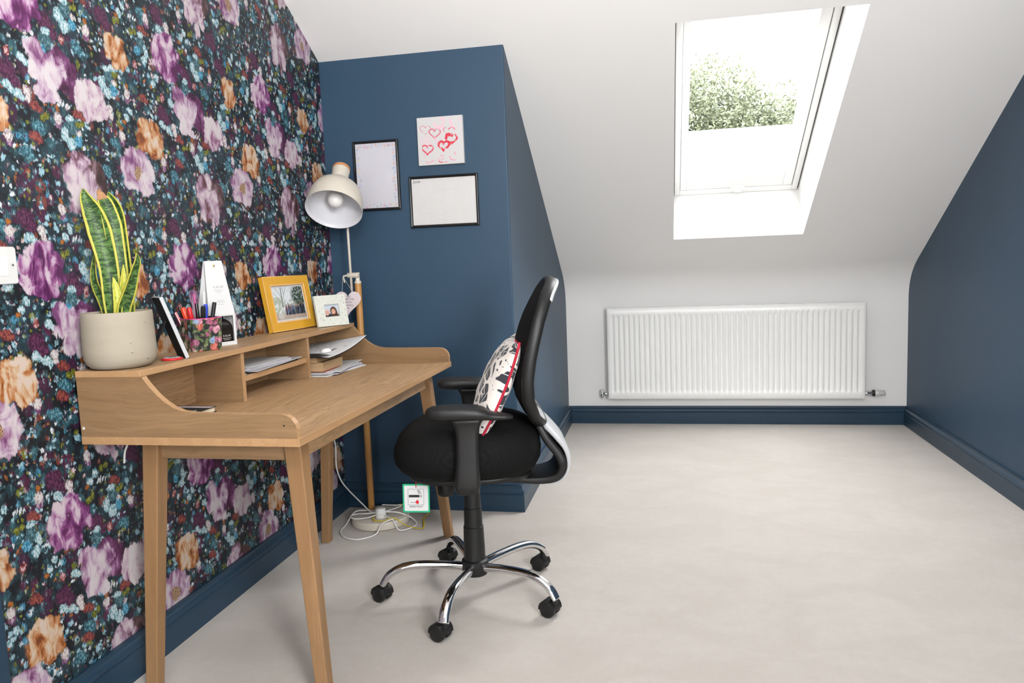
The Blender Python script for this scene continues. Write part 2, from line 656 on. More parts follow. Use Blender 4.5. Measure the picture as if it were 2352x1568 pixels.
def floral_pot_mat():
    n = NT('floral_print_card')
    co = n.coords()
    w = n.vmath('ADD', co, n.vscale(n.vmath('SUBTRACT', n.noise(co, 60, 3, color=True), (0.5, 0.5, 0.5)), 0.02))
    v = n.voronoi(w, 46)
    k = n.sep(v.outputs['Color'])
    pal = n.ramp(k[0], [(0.0, (0.42, 0.05, 0.17)), (0.2, (0.60, 0.09, 0.045)), (0.38, (0.62, 0.24, 0.34)), (0.52, (0.66, 0.60, 0.42)), (0.64, (0.55, 0.26, 0.04)), (0.76, (0.30, 0.03, 0.13)), (0.88, (0.16, 0.22, 0.06)), (0.95, (0.2, 0.35, 0.55))], 'CONSTANT')
    st = n.noise(w, 190, 3, 0.7)
    pal = n.mix(n.smooth(st, 0.35, 0.65), n.mix(0.6, pal, (0.02, 0.01, 0.02)), n.mix(0.18, pal, (0.8, 0.7, 0.65)))
    mask = n.smooth(n.math('ADD', v.outputs['Distance'], n.math('MULTIPLY', n.math('SUBTRACT', st, 0.5), 0.4)), 0.42, 0.56, 1, 0)
    bgc = n.mix(n.smooth(n.noise(w, 90, 2), 0.5, 0.62), (0.014, 0.018, 0.016), (0.10, 0.14, 0.05))
    return n.bsdf(n.mix(mask, bgc, pal), 0.45)


M['floral'] = floral_pot_mat()


def wallpaper_mat():
    """dark floral wallpaper: seven large peonies per 0.555 x 0.635 m repeat over a crowd of small painted blooms"""
    n = NT('floral_wallpaper')
    n.dim = '2D'
    PX, PZ = 0.555, 0.635
    o = n.sep(n.coords())
    P = n.comb(o[1], o[2], 0.0)                      # along the wall, up the wall (metres)
    Ps = n.mapping(P, scale=(1.0, 0.62, 1.0))        # brush strokes run up and down
    fineS = n.mapping(P, scale=(1.5, 0.55, 1.0))
    half = (0.5, 0.5, 0.5)
    k1 = n.sepc(n.noise(Ps, 30, 2, 0.6, color=True))
    k2 = n.sepc(n.noise(fineS, 150, 2, 0.6, color=True))
    D1 = n.vmath('SUBTRACT', n.comb(k1[0], k1[1], 0.5), half)
    D2 = n.vmath('SUBTRACT', n.comb(k2[0], k2[1], 0.5), half)
    streak = n.noise(fineS, 95, 3, 0.65, 0.35)
    strokes = n.noise(n.mapping(P, scale=(1.35, 0.6, 1.0)), 38, 3, 0.6, 0.6)
    Pd = n.vmath('ADD', P, n.vmath('ADD', n.vscale(D1, 0.016), n.vscale(D2, 0.010)))
    streak_c = n.math('SUBTRACT', streak, 0.5)

    col = n.mix(n.smooth(n.noise(Ps, 26, 3, 0.7), 0.44, 0.66), (0.0055, 0.0078, 0.0115), (0.014, 0.029, 0.038))

    def layer(col, scale, off, vis, pal, r0, rr, soft, light, gate=None, lf=0.5, aspect=(1.0, 0.85)):
        v = n.voronoi(n.mapping(Pd, loc=off, scale=(aspect[0], aspect[1], 1)), scale)
        k = n.sepc(v.outputs['Color'])
        pc = n.ramp(k[0], pal, 'CONSTANT')
        rad = n.math('MULTIPLY_ADD', k[2], rr, r0)
        d = n.math('SUBTRACT', n.math('MULTIPLY_ADD', streak_c, 0.75, v.outputs['Distance']), rad)
        m = n.smooth(d, -soft, soft, 1, 0)
        m = n.math('MULTIPLY', m, n.math('LESS_THAN', k[1], vis))
        if gate is not None:
            m = n.math('MULTIPLY', m, gate)
        hi = n.math('MULTIPLY', n.smooth(n.math('SUBTRACT', streak, n.math('MULTIPLY', d, 0.35)), 0.56, 0.74), lf)
        pc2 = n.mix(n.math('MULTIPLY', n.smooth(streak, 0.48, 0.30), 0.55), pc, (0.008, 0.012, 0.018))
        pc2 = n.mix(hi, pc2, light)
        return n.mix(m, col, pc2)

    plum, wine, rust = (0.040, 0.011, 0.034), (0.075, 0.012, 0.042), (0.17, 0.038, 0.024)
    teal, dteal, blue = (0.026, 0.084, 0.105), (0.012, 0.037, 0.047), (0.045, 0.20, 0.31)
    pale, white, olive = (0.28, 0.46, 0.53), (0.60, 0.64, 0.66), (0.155, 0.165, 0.018)
    pinkw, orange = (0.55, 0.38, 0.38), (0.36, 0.115, 0.022)
    G1 = n.smooth(n.noise(P, 13, 1), 0.44, 0.55)
    G2 = n.smooth(n.noise(n.mapping(P, loc=(5, 3, 0)), 15, 1), 0.44, 0.56)
    col = layer(col, 19, (0, 0, 0), 0.72, [(0, plum), (0.24, dteal), (0.42, plum), (0.60, dteal), (0.78, wine), (0.90, dteal)], 0.28, 0.22, 0.10, (0.10, 0.045, 0.09), None, 0.45)
    col = layer(col, 30, (3.1, 1.7, 0), 0.50, [(0, dteal), (0.3, teal), (0.52, dteal), (0.62, wine), (0.74, teal), (0.90, rust)], 0.24, 0.22, 0.07, (0.16, 0.30, 0.34), None, 0.40)
    col = layer(col, 44, (7.3, 2.9, 0), 0.42, [(0, teal), (0.2, blue), (0.36, dteal), (0.52, olive), (0.62, teal), (0.78, rust), (0.86, pale)], 0.22, 0.20, 0.06, (0.45, 0.60, 0.66), None, 0.55)
    col = layer(col, 60, (4.3, 5.9, 0), 0.34, [(0, white), (0.26, pale), (0.52, pinkw), (0.66, orange), (0.72, olive), (0.84, pale)], 0.22, 0.18, 0.07, (0.74, 0.75, 0.74), G2, 0.6)
    col = layer(col, 84, (2.3, 0.9, 0), 0.34, [(0, pale), (0.34, teal), (0.62, white), (0.78, pinkw), (0.88, orange)], 0.20, 0.18, 0.08, (0.74, 0.78, 0.78), G1, 0.6)
    col = layer(col, 95, (9.3, 4.9, 0), 0.40, [(0, dteal), (0.3, teal), (0.66, olive), (0.80, wine)], 0.22, 0.18, 0.08, (0.3, 0.42, 0.46), None, 0.4)

    # smaller repeating blooms, painted colour by colour
    Ls = n.vmath('ADD', n.vscale(D1, 0.011), n.vscale(D2, 0.010))
    speck = n.noise(n.mapping(P, scale=(1.2, 0.75, 1.0)), 150, 3, 0.7, 0.2)
    Y0, W0 = 1.113, 1.218                              # lower corner of one repeat

    def fold(pos):
        return n.vmath('WRAP', pos, (Y0 + PX, W0 + PZ, 1), (Y0, W0, -1))

    QLs = fold(n.vmath('ADD', P, Ls))

    def edist(q, cy, cz, ry, rz, rot=0.0):
        """distance in radii from an ellipse, and from its copies that reach into the repeat"""
        d = None
        by, bz = Y0 + (cy - Y0) % PX, W0 + (cz - W0) % PZ
        m = 1.35 * max(ry, rz)
        for ky in (-1, 0, 1):
            for kz in (-1, 0, 1):
                y, z = by + ky * PX, bz + kz * PZ
                if not (Y0 - m < y < Y0 + PX + m and W0 - m < z < W0 + PZ + m):
                    continue
                if rot:
                    w_ = n.mapping(n.vmath('SUBTRACT', q, (y, z, 0)), rot=(0, 0, -rot))
                    w_ = n.vmath('MULTIPLY', w_, (1 / ry, 1 / rz, 0))
                else:
                    w_ = n.vmath('MULTIPLY_ADD', q, (1 / ry, 1 / rz, 0), (-y / ry, -z / rz, 0))
                e = n.vmath('LENGTH', w_, out=1)
                d = e if d is None else n.math('MINIMUM', d, e)
        return d

    def dabs(col, items, stops, use=None, soft=0.12, bias=0.0):
        d = None
        for c, lst in items:
            for (ey, ez, ry, rz, *rot) in lst:
                e = edist(QLs, c[0] + ey, c[1] + ez, ry, rz, rot[0] if rot else 0.0)
                d = e if d is None else n.math('MINIMUM', d, e)
        t = n.math('SUBTRACT', use if use is not None else speck, n.math('MULTIPLY_ADD', d, 0.10, -0.05 - bias))
        return n.mix(n.smooth(d, 1.0 - soft, 1.0 + soft, 1, 0), col, n.ramp(t, stops))

    BWs = [(1.361, 1.780), (1.496, 1.643), (1.347, 1.485)]
    WBm = [(1.655, 1.773), (1.300, 1.050 + 0.635)]
    HY = [(1.435, 1.765), (1.574, 1.631), (1.309, 1.521), (1.155, 1.458), (1.129, 1.234), (1.538, 1.508), (1.292, 1.293)]
    BUD = [(1.346, 1.72), (1.175, 1.652), (1.62, 1.722)]
    DAI = [(1.220, 1.566), (1.499, 1.571), (1.222, 1.234)]
    PLU = [(1.17, 1.605), (1.495, 1.824), (1.30, 1.746), (1.176, 1.267), (1.455, 1.262)]
    SNA = [(1.577, 1.226), (1.147, 1.693), (1.573, 1.571), (1.303, 1.23)]
    DAS = [(1.625, 1.217), (1.337, 1.554), (1.335, 1.216)]
    OLI = [(1.269, 1.514), (1.555, 1.827), (1.62, 1.814), (1.344, 1.25), (1.288, 1.816), (1.542, 1.320)]
    ROS = [(1.104, 1.833), (1.376, 1.206), (1.642, 1.634), (1.23, 1.465), (1.241, 1.54), (1.377, 1.542)]
    TEA = [(1.106, 1.246), (1.397, 1.712), (1.241, 1.491), (1.507, 1.488), (1.201, 1.425), (1.46, 1.41)]
    PUF = [(1.238, 1.690), (1.163, 1.574), (1.194, 1.559), (1.520, 1.690), (1.185, 1.222), (1.213, 1.646), (1.49, 1.33)]
    col = dabs(col, [(c, [(0, 0, 0.026, 0.024), (0.018, -0.020, 0.018, 0.016)]) for c in PLU], [(0.32, (0.020, 0.006, 0.018)), (0.5, (0.069, 0.015, 0.051)), (0.64, (0.138, 0.037, 0.087))], soft=0.22)
    col = dabs(col, [(c, [(0, 0, 0.020, 0.015), (0.012, -0.010, 0.012, 0.012)]) for c in TEA], [(0.32, (0.011, 0.041, 0.055)), (0.5, (0.032, 0.115, 0.152)), (0.62, (0.147, 0.331, 0.386))], soft=0.18)
    col = dabs(col, [(c, [(0, 0, 0.017, 0.013), (0.014, -0.008, 0.011, 0.009)]) for c in ROS], [(0.30, (0.032, 0.007, 0.013)), (0.46, (0.156, 0.028, 0.032)), (0.60, (0.304, 0.083, 0.055))], soft=0.16)
    col = dabs(col, [(c, [(0.009, 0.023, 0.019, 0.023)]) for c in BWs] + [(c, [(-0.004, 0.018, 0.017, 0.022)]) for c in WBm], [(0.34, (0.017, 0.048, 0.063)), (0.54, (0.051, 0.124, 0.147)), (0.66, (0.156, 0.285, 0.313))], soft=0.12)
    col = dabs(col, [(c, [(0.026, -0.012, 0.013, 0.016)]) for c in BWs] + [(c, [(-0.020, -0.006, 0.013, 0.014)]) for c in WBm], [(0.34, (0.018, 0.120, 0.202)), (0.52, (0.051, 0.267, 0.405)), (0.66, (0.276, 0.448, 0.528))], soft=0.1)
    wb = [(c, [(-0.018, 0.000, 0.013, 0.019), (0.003, 0.041, 0.015, 0.009), (0.001, -0.022, 0.016, 0.017)]) for c in BWs] + [(c, [(0.017, -0.002, 0.010, 0.020), (-0.002, 0.042, 0.014, 0.009), (0.006, -0.028, 0.014, 0.013)]) for c in WBm]
    wb += [(c, [(0.008, 0.013, 0.009, 0.012, 0.3), (-0.009, -0.006, 0.010, 0.011, 0.5)]) for c in SNA] + [(c, [(0, 0, 0.013, 0.011), (0.012, -0.009, 0.008, 0.008)]) for c in PUF]
    col = dabs(col, wb, [(0.34, (0.032, 0.129, 0.184)), (0.46, (0.156, 0.350, 0.376)), (0.56, (0.416, 0.528, 0.560)), (0.70, (0.608, 0.640, 0.656))], soft=0.14, bias=0.05)
    col = dabs(col, [(c, [(-0.015, 0.004, 0.0032, 0.008, -0.4), (-0.006, 0.005, 0.003, 0.009, -0.4), (0.004, 0.003, 0.003, 0.008, -0.4), (0.013, 0.001, 0.0025, 0.006, -0.4)]) for c in DAS], [(0.3, (0.322, 0.400, 0.448)), (0.55, (0.624, 0.640, 0.640))], soft=0.3)
    col = dabs(col, [(c, [(0, -0.016, 0.010, 0.010)]) for c in HY], [(0.34, (0.046, 0.012, 0.046)), (0.5, (0.202, 0.074, 0.175)), (0.62, (0.416, 0.331, 0.376))], soft=0.25)
    col = dabs(col, [(c, [(0, 0.023, 0.0065, 0.008)]) for c in HY] + [(c, [(-0.020, -0.018, 0.007, 0.006)]) for c in SNA], [(0.34, (0.138, 0.037, 0.011)), (0.55, (0.386, 0.129, 0.023))], soft=0.25)
    col = dabs(col, [(c, [(0, 0.001, 0.012, 0.014)]) for c in HY] + [(c, [(0, 0.004, 0.012, 0.013), (0.003, -0.012, 0.009, 0.012)]) for c in DAI] + [(c, [(0.029, 0.008, 0.008, 0.008)]) for c in BWs], [(0.36, (0.184, 0.083, 0.138)), (0.45, (0.416, 0.313, 0.331)), (0.54, (0.576, 0.528, 0.504)), (0.7, (0.624, 0.616, 0.600))], soft=0.2, bias=0.05)
    col = dabs(col, [(c, [(0, 0, 0.009, 0.013)]) for c in BUD], [(0.34, (0.101, 0.011, 0.020)), (0.48, (0.294, 0.064, 0.055)), (0.58, (0.528, 0.368, 0.386))], soft=0.12)
    col = dabs(col, [(c, [(-0.007, -0.002, 0.0085, 0.0095), (0.008, 0.004, 0.007, 0.0085)]) for c in OLI] + [(c, [(0.030, 0.030, 0.009, 0.008), (0.042, 0.034, 0.007, 0.008)]) for c in BWs], [(0.34, (0.055, 0.060, 0.007)), (0.55, (0.175, 0.184, 0.020)), (0.68, (0.276, 0.285, 0.055))], soft=0.14)

    # the seven big peonies of the repeat
    Ld = n.vmath('ADD', n.vscale(D1, 0.034), n.vscale(D2, 0.011))
    big = n.noise(n.mapping(P, scale=(1.25, 0.72, 1.0)), 21, 3, 0.6, 0.7)
    pet = n.voronoi(n.mapping(n.vmath('ADD', P, n.vscale(D1, 0.022)), scale=(1.0, 0.62, 1)), 34, feature='SMOOTH_F1')
    pet.inputs['Smoothness'].default_value = 0.35
    petd = n.math('SUBTRACT', 0.42, pet.outputs['Distance'])
    shade = n.math('MULTIPLY_ADD', n.math('SUBTRACT', big, 0.5), 2.3, n.math('MULTIPLY', petd, 0.75))
    shade = n.math('MULTIPLY_ADD', streak_c, 0.42, n.math('MULTIPLY_ADD', n.math('SUBTRACT', strokes, 0.5), 0.55, shade))

    PLd = n.vmath('ADD', P, Ld)
    QLd = fold(PLd)

    def local(cy, cz):
        return cy, cz

    def blob(col, L, ell, stops, grad=(0, 0), bias=0.0, amp=1.0, soft=0.11):
        d = None
        for (ey, ez, ry, rz) in ell:
            e = edist(QLd, L[0] + ey, L[1] + ez, ry, rz)
            d = e if d is None else n.math('MINIMUM', d, e)
        dis = n.vmath('WRAP', n.vmath('SUBTRACT', PLd, (L[0], L[1], 0)), (PX / 2, PZ / 2, 1), (-PX / 2, -PZ / 2, -1))
        g = n.vmath('DOT_PRODUCT', dis, (grad[0], grad[1], 0), out=1)
        t = n.math('ADD', n.math('MULTIPLY_ADD', shade, amp, 0.47 + bias), g)
        t = n.math('SUBTRACT', t, n.math('MULTIPLY', n.smooth(d, 0.55, 1.05), 0.16))
        c = n.ramp(t, stops)
        return n.mix(n.smooth(d, 1.0 - soft, 1.0 + soft, 1, 0), col, c)

    mag = [(0.0, (0.083, 0.012, 0.069)), (0.26, (0.172, 0.039, 0.152)), (0.46, (0.310, 0.113, 0.249)), (0.62, (0.452, 0.284, 0.421)), (0.80, (0.546, 0.406, 0.476)), (1.0, (0.593, 0.491, 0.530))]
    magd = [(0.0, (0.049, 0.009, 0.035)), (0.4, (0.113, 0.024, 0.086)), (0.7, (0.189, 0.064, 0.167)), (0.95, (0.361, 0.172, 0.301))]
    lil = [(0.0, (0.172, 0.054, 0.152)), (0.24, (0.327, 0.162, 0.267)), (0.46, (0.437, 0.310, 0.413)), (0.72, (0.554, 0.445, 0.491)), (1.0, (0.601, 0.538, 0.554))]
    wpk = [(0.0, (0.258, 0.108, 0.189)), (0.22, (0.406, 0.275, 0.361)), (0.46, (0.523, 0.398, 0.445)), (0.8, (0.601, 0.538, 0.546))]
    ora = [(0.0, (0.167, 0.044, 0.014)), (0.22, (0.361, 0.122, 0.031)), (0.42, (0.484, 0.232, 0.113)), (0.62, (0.569, 0.387, 0.232)), (0.95, (0.608, 0.484, 0.404))]
    drp = [(0.0, (0.108, 0.044, 0.049)), (0.22, (0.241, 0.122, 0.176)), (0.44, (0.390, 0.258, 0.344)), (0.74, (0.546, 0.437, 0.476)), (1.0, (0.593, 0.515, 0.530))]
    brn = [(0.0, (0.034, 0.015, 0.018)), (0.5, (0.098, 0.047, 0.049)), (0.9, (0.206, 0.127, 0.147))]

    # magenta peony
    L = local(1.213, 1.142)
    col = blob(col, L, [(-0.026, 0.046, 0.022, 0.020), (0.010, 0.050, 0.030, 0.026), (-0.038, 0.010, 0.034, 0.032), (0.030, 0.014, 0.036, 0.032), (-0.006, -0.020, 0.056, 0.036), (-0.058, -0.024, 0.018, 0.016), (0.056, -0.018, 0.020, 0.014), (0.006, -0.050, 0.038, 0.020), (-0.034, -0.040, 0.028, 0.016)], mag, (-3.6, 2.4), 0.02)
    # lilac and dark magenta peony
    L = local(1.304, 1.631)
    col = blob(col, L, [(0.040, 0.006, 0.046, 0.050), (0.060, -0.026, 0.028, 0.032), (0.024, 0.036, 0.032, 0.030), (0.074, 0.010, 0.016, 0.020)], magd, (-2.5, 0.5), 0.0)
    col = blob(col, L, [(-0.050, 0.044, 0.028, 0.026), (-0.034, 0.022, 0.034, 0.032), (-0.012, -0.008, 0.044, 0.044), (-0.032, -0.050, 0.024, 0.024), (0.000, -0.060, 0.022, 0.020), (0.018, 0.014, 0.030, 0.030), (-0.056, -0.004, 0.018, 0.026)], lil, (-0.6, -3.4), 0.10)
    # pale pink bloom beside it
    L = local(1.430, 1.585)
    col = blob(col, L, [(-0.010, 0.030, 0.034, 0.026), (0.026, 0.022, 0.026, 0.026), (-0.030, -0.004, 0.026, 0.034), (0.022, -0.010, 0.036, 0.032), (-0.012, -0.040, 0.018, 0.022), (0.046, -0.024, 0.018, 0.016), (0.016, -0.038, 0.014, 0.014)], wpk, (-0.8, 1.2), 0.18)
    # small orange bloom
    L = local(1.545, 1.739)
    col = blob(col, L, [(-0.020, 0.026, 0.022, 0.024), (0.012, 0.026, 0.024, 0.022), (-0.004, 0.000, 0.044, 0.028), (0.028, -0.014, 0.026, 0.020), (0.004, -0.032, 0.028, 0.018)], ora, (-2.5, 4.5), 0.06)
    # large orange bloom
    L = local(1.658, 1.521)
    col = blob(col, L, [(-0.022, 0.034, 0.028, 0.024), (0.018, 0.034, 0.028, 0.024), (-0.008, 0.000, 0.054, 0.036), (0.038, -0.006, 0.022, 0.030), (0.016, -0.038, 0.030, 0.024), (-0.024, -0.026, 0.030, 0.020)], ora, (2.2, 2.8), 0.10)
    # open pink bloom with stamens
    L = local(1.590, 1.420)
    col = blob(col, L, [(-0.016, 0.044, 0.030, 0.024), (0.018, 0.036, 0.030, 0.026), (-0.042, 0.012, 0.030, 0.030), (0.040, 0.000, 0.032, 0.036), (-0.024, -0.030, 0.040, 0.030), (0.026, -0.040, 0.036, 0.026), (0.0, 0.0, 0.046, 0.040)], lil, (1.4, -2.4), 0.10)
    ds = edist(QLd, 1.588, 1.416, 0.021, 0.021)
    st = n.ramp(n.noise(P, 330, 2, 0.6), [(0.35, (0.06, 0.012, 0.02)), (0.5, (0.28, 0.14, 0.07)), (0.62, (0.62, 0.48, 0.28))])
    col = n.mix(n.smooth(ds, 0.8, 1.15, 1, 0), col, st)
    # drooping pink bloom with brown shadowed petals
    L = local(1.378, 1.361)
    col = blob(col, L, [(0.048, 0.012, 0.034, 0.046), (0.030, 0.046, 0.032, 0.024)], brn, (0, 0), 0.0)
    col = blob(col, L, [(-0.012, 0.060, 0.034, 0.026), (-0.034, 0.026, 0.036, 0.036), (-0.020, -0.004, 0.040, 0.034), (0.020, 0.000, 0.028, 0.040), (-0.022, -0.046, 0.034, 0.030), (0.034, -0.034, 0.022, 0.030), (0.012, -0.082, 0.011, 0.028), (0.038, -0.064, 0.009, 0.022)], drp, (-1.5, -1.6), 0.10)
    h = n.noise(n.mapping(P, scale=(1, 0.15, 1)), 700, 1)
    col = n.mix(1.0, col, (0.86, 0.87, 0.88), 'MULTIPLY')
    return n.bsdf(col, 0.48, normal=n.bump(h, 0.10, 0.001), spec=0.42)


M['wallpaper'] = wallpaper_mat()


def foliage_mat():
    n = NT('tree_leaves')
    g = n.new('ShaderNodeObjectInfo')
    v = n.noise(n.coords(), 1.6, 3)
    c = n.mix(n.smooth(v, 0.35, 0.65), (0.165, 0.190, 0.112), (0.235, 0.262, 0.160))
    return n.bsdf(c, 0.6)


M['foliage'] = foliage_mat()
M['bark'] = plain('bark', (0.14, 0.11, 0.08), 0.9, var=0.3, scale=12)
M['roof'] = plain('pale_roof_slate', (0.105, 0.105, 0.105), 0.8, var=0.12, scale=3)
M['render'] = plain('pale_house_render', (0.5, 0.48, 0.45), 0.9)
M['lawn'] = plain('lawn', (0.13, 0.18, 0.07), 0.9, var=0.3, scale=2)
# ================================================================== THE ROOM
bm = NB()
v = [bm.verts.new(c) for c in ((0, YF, 0), (XR, YF, 0), (XR, YB, 0), (0, YB, 0))]
bm.faces.new(v)
struct('floor', bm, M['carpet'], 'pale cream cut-pile carpet over the whole floor')

# ceiling: cove, slope with the roof-window opening, flat part
HX0, HX1, HY0, HY1 = 1.545, 2.270, 2.830, 4.218
cove = []
for k in range(11):
    t = k / 10
    a, b, c = (YB, 0.80), (YB, 0.9405), (4.50, slope(4.50))
    cove.append(tuple((1 - t) ** 2 * a[i] + 2 * t * (1 - t) * b[i] + t * t * c[i] for i in range(2)))
ZC = 2.42
YFLAT = YC - (ZC - Z0) / 0.6
prof = cove + [(HY1, slope(HY1)), (HY0, slope(HY0)), (YFLAT, ZC), (YF, ZC)]
bm = NB()
xs = [0, HX0, HX1, XR]
grid = [[bm.verts.new((x, y, z)) for x in xs] for y, z in prof]
for i in range(len(prof) - 1):
    for j in range(3):
        if j == 1 and prof[i][0] == HY1 and prof[i + 1][0] == HY0:
            continue
        bm.faces.new((grid[i][j], grid[i][j + 1], grid[i + 1][j + 1], grid[i + 1][j]))
o = struct('ceiling', bm, M['white_wall'], 'white sloping ceiling with a roof window opening')
for pl in o.data.polygons:
    c = pl.center
    pl.use_smooth = c.y > 4.3

# wallpapered left wall
bm = NB()
poly = [(YF, 0), (YC, 0), (YC, Z0), (YFLAT, ZC), (YF, ZC)]
bm.faces.new([bm.verts.new((0, y, z)) for y, z in poly])
struct('wall_left', bm, M['wallpaper'], 'left wall papered in dark floral wallpaper')

# chimney breast in blue: front and side with a softly rounded outer corner
bm = NB()
rr = 0.006
arc = [(XC - rr + rr * math.sin(a), YC + rr - rr * math.cos(a)) for a in [math.pi / 2 * k / 5 for k in range(6)]]
line = [(0, YC)] + arc
sidep = [(y, slope(y)) for y in (YC + rr, 3.2, 3.6, 4.0, 4.3)] + [(y, z) for y, z in reversed(cove)]
bot = [bm.verts.new((x, y, 0)) for x, y in line]
top = [bm.verts.new((x, y, slope(y))) for x, y in line]
for i in range(len(line) - 1):
    bm.faces.new((bot[i], bot[i + 1], top[i + 1], top[i]))
bm.faces.new([bot[-1], bm.verts.new((XC, YB, 0))] + [bm.verts.new((XC, y, z)) for y, z in reversed(sidep[1:])] + [top[-1]])
struct('wall_chimney', bm, M['blue_wall'], 'dark blue chimney breast wall between wallpaper and radiator wall')

bm = NB()
bm.faces.new([bm.verts.new(c) for c in ((XC, YB, 0), (XR, YB, 0), (XR, YB, 0.80), (XC, YB, 0.80))])
struct('wall_back', bm, M['white_wall'], 'low white wall behind the radiator')
bm = NB()
bm.faces.new([bm.verts.new((XR, y, z)) for y, z in [(YF, 0), (YB, 0)] + prof])
struct('wall_right', bm, M['blue_wall'], 'dark blue right wall under the slope')

# wall behind the photographer with its window
bm = NB()
wx0, wx1, wz0, wz1 = 0.45, 2.55, 0.6, 2.1
xs, zs = [0, wx0, wx1, XR], [0, wz0, wz1, ZC]
g = [[bm.verts.new((x, YF, z)) for x in xs] for z in zs]
for i in range(3):
    for j in range(3):
        if (i, j) != (1, 1):
            bm.faces.new((g[i][j], g[i][j + 1], g[i + 1][j + 1], g[i + 1][j]))
struct('wall_front', bm, M['white_wall'], 'white wall behind the camera')
w2 = tag(thing('window_2', None, None, ((wx0 + wx1) / 2, YF, wz0)), 'white window in the wall behind the camera', None, None, 'structure')
bm = NB()
for a in (wx0, (wx0 + wx1) / 2 - 0.025, wx1 - 0.05):
    box(bm, a, a + 0.05, YF - 0.06, YF, wz0, wz1)
for a in (wz0, wz1 - 0.05):
    box(bm, wx0, wx1, YF - 0.06, YF, a, a + 0.05)
obj('frame', bm, M['pvc'], w2, bevel=0.003)
bm = NB()
box(bm, wx0, wx1, YF - 0.034, YF - 0.030, wz0, wz1)
obj('pane', bm, M['glass'], w2)

fl_frame = tag(thing('fill_light_frame', None, None, (XR, -1.2, 0.8)), 'unseen white frame added around the fill light on the right wall behind the camera', None, None, 'structure')  # unseen frame, added only to dress the side fill light
bm = NB()
for a in (-1.85, -0.62):
    box(bm, XR - 0.05, XR - 0.001, a, a + 0.07, 0.78, 2.12)
for a in (0.78, 2.05):
    box(bm, XR - 0.05, XR - 0.001, -1.78, -0.62, a, a + 0.07)
obj('frame', bm, M['pvc'], fl_frame, bevel=0.003)

# baseboards, mitred
BP = [(0.022, 0.0), (0.022, 0.074), (0.0185, 0.077), (0.0185, 0.080), (0.0215, 0.084), (0.0215, 0.090), (0.0190, 0.096), (0.0135, 0.101), (0.0105, 0.106), (0.0100, 0.117), (0.0, 0.1172), (0.0, 0.0)]
PATH = [Vector(p) for p in ((0, 0.99), (0, YC), (XC, YC), (XC, YB), (XR, YB), (XR, YF))]
MIT = []
for i in range(len(PATH)):
    ds = []
    if i > 0:
        ds.append((PATH[i] - PATH[i - 1]).normalized())
    if i < len(PATH) - 1:
        ds.append((PATH[i + 1] - PATH[i]).normalized())
    rs = [Vector((d.y, -d.x)) for d in ds]
    MIT.append(rs[0] if len(rs) == 1 else (rs[0] + rs[1]) / (1 + rs[0].dot(rs[1])))
for i, (nm, lab) in enumerate((('baseboard_left', 'blue moulded baseboard under the wallpapered wall'), ('baseboard_chimney', 'blue baseboard along the front of the chimney breast'), ('baseboard_return', 'blue baseboard along the side of the chimney breast'), ('baseboard_back', 'blue baseboard under the radiator'), ('baseboard_right', 'blue baseboard along the right wall'))):
    bm = NB()
    rings = []
    for k in (i, i + 1):
        rings.append([Vector((PATH[k].x + MIT[k].x * d, PATH[k].y + MIT[k].y * d, z)) for d, z in BP])
    loft(bm, rings)
    struct(nm, bm, M['blue_gloss'], lab)

# door architrave at the left edge
bm = NB()
box(bm, 0.0, 0.018, 0.915, 0.985, 0.0, 2.05)
struct('trim_1', bm, M['blue_gloss'], 'blue door architrave at the left edge', bevel=0.005)

# ------------------------------------------------------------------ roof window
VD, ND = Vector((0, 0.8575, -0.5145)), Vector((0, 0.5145, 0.8575))
WO = Vector((0, YC, Z0))


def WP(x, v, n):
    return WO + Vector((x, 0, 0)) + VD * v + ND * n


def wbox(bm, x0, x1, v0, v1, n0, n1):
    vs = [bm.verts.new(WP(*c)) for c in ((x0, v0, n0), (x1, v0, n0), (x1, v1, n0), (x0, v1, n0), (x0, v0, n1), (x1, v0, n1), (x1, v1, n1), (x0, v1, n1))]
    for f in ((3, 2, 1, 0), (4, 5, 6, 7), (0, 1, 5, 4), (1, 2, 6, 5), (2, 3, 7, 6), (3, 0, 4, 7)):
        bm.faces.new([vs[i] for i in f])


w1 = thing('window_1', 'white framed roof window set deep in the sloping ceiling', None, WP(1.9, 0.75, 0.27))
w1['kind'] = 'structure'
FN = 0.266
hv0, hv1 = (HY0 - YC) / 0.8575, (HY1 - YC) / 0.8575
fx0, fx1, fv0, fv1 = 1.551, 2.255, -0.03, 1.533
bm = NB()
a = [bm.verts.new(WP(*c)) for c in ((HX0, hv0, 0), (HX1, hv0, 0), (HX1, hv1, 0), (HX0, hv1, 0))]
b = [bm.verts.new(WP(*c)) for c in ((fx0, fv0, FN + 0.03), (fx1, fv0, FN + 0.03), (fx1, fv1, FN + 0.03), (fx0, fv1, FN + 0.03))]
for i in range(4):
    j = (i + 1) % 4
    bm.faces.new((a[i], a[j], b[j], b[i]))
obj('reveal', bm, M['white_wall'], w1)
bm = NB()
gx0, gx1 = fx0 + 0.004, fx1 - 0.006
wbox(bm, gx0, gx0 + 0.030, fv0, fv1, FN, FN + 0.09)
wbox(bm, gx1 - 0.030, gx1, fv0, fv1, FN, FN + 0.09)
wbox(bm, gx0 + 0.030, gx1 - 0.030, fv1 - 0.032, fv1, FN, FN + 0.09)
wbox(bm, gx0 + 0.030, gx1 - 0.030, fv0, fv0 + 0.05, FN, FN + 0.09)
obj('frame', bm, M['pvc'], w1, bevel=0.003)
bm = NB()  # dark strips stand in for the shade in the gap beside the frame
wbox(bm, fx0 + 0.0005, fx0 + 0.004, fv0, fv1, FN + 0.012, FN + 0.03)
wbox(bm, fx1 - 0.006, fx1 - 0.0005, fv0, fv1, FN + 0.012, FN + 0.03)
obj('gap_shade_strip', bm, M['dark_gap'], w1)
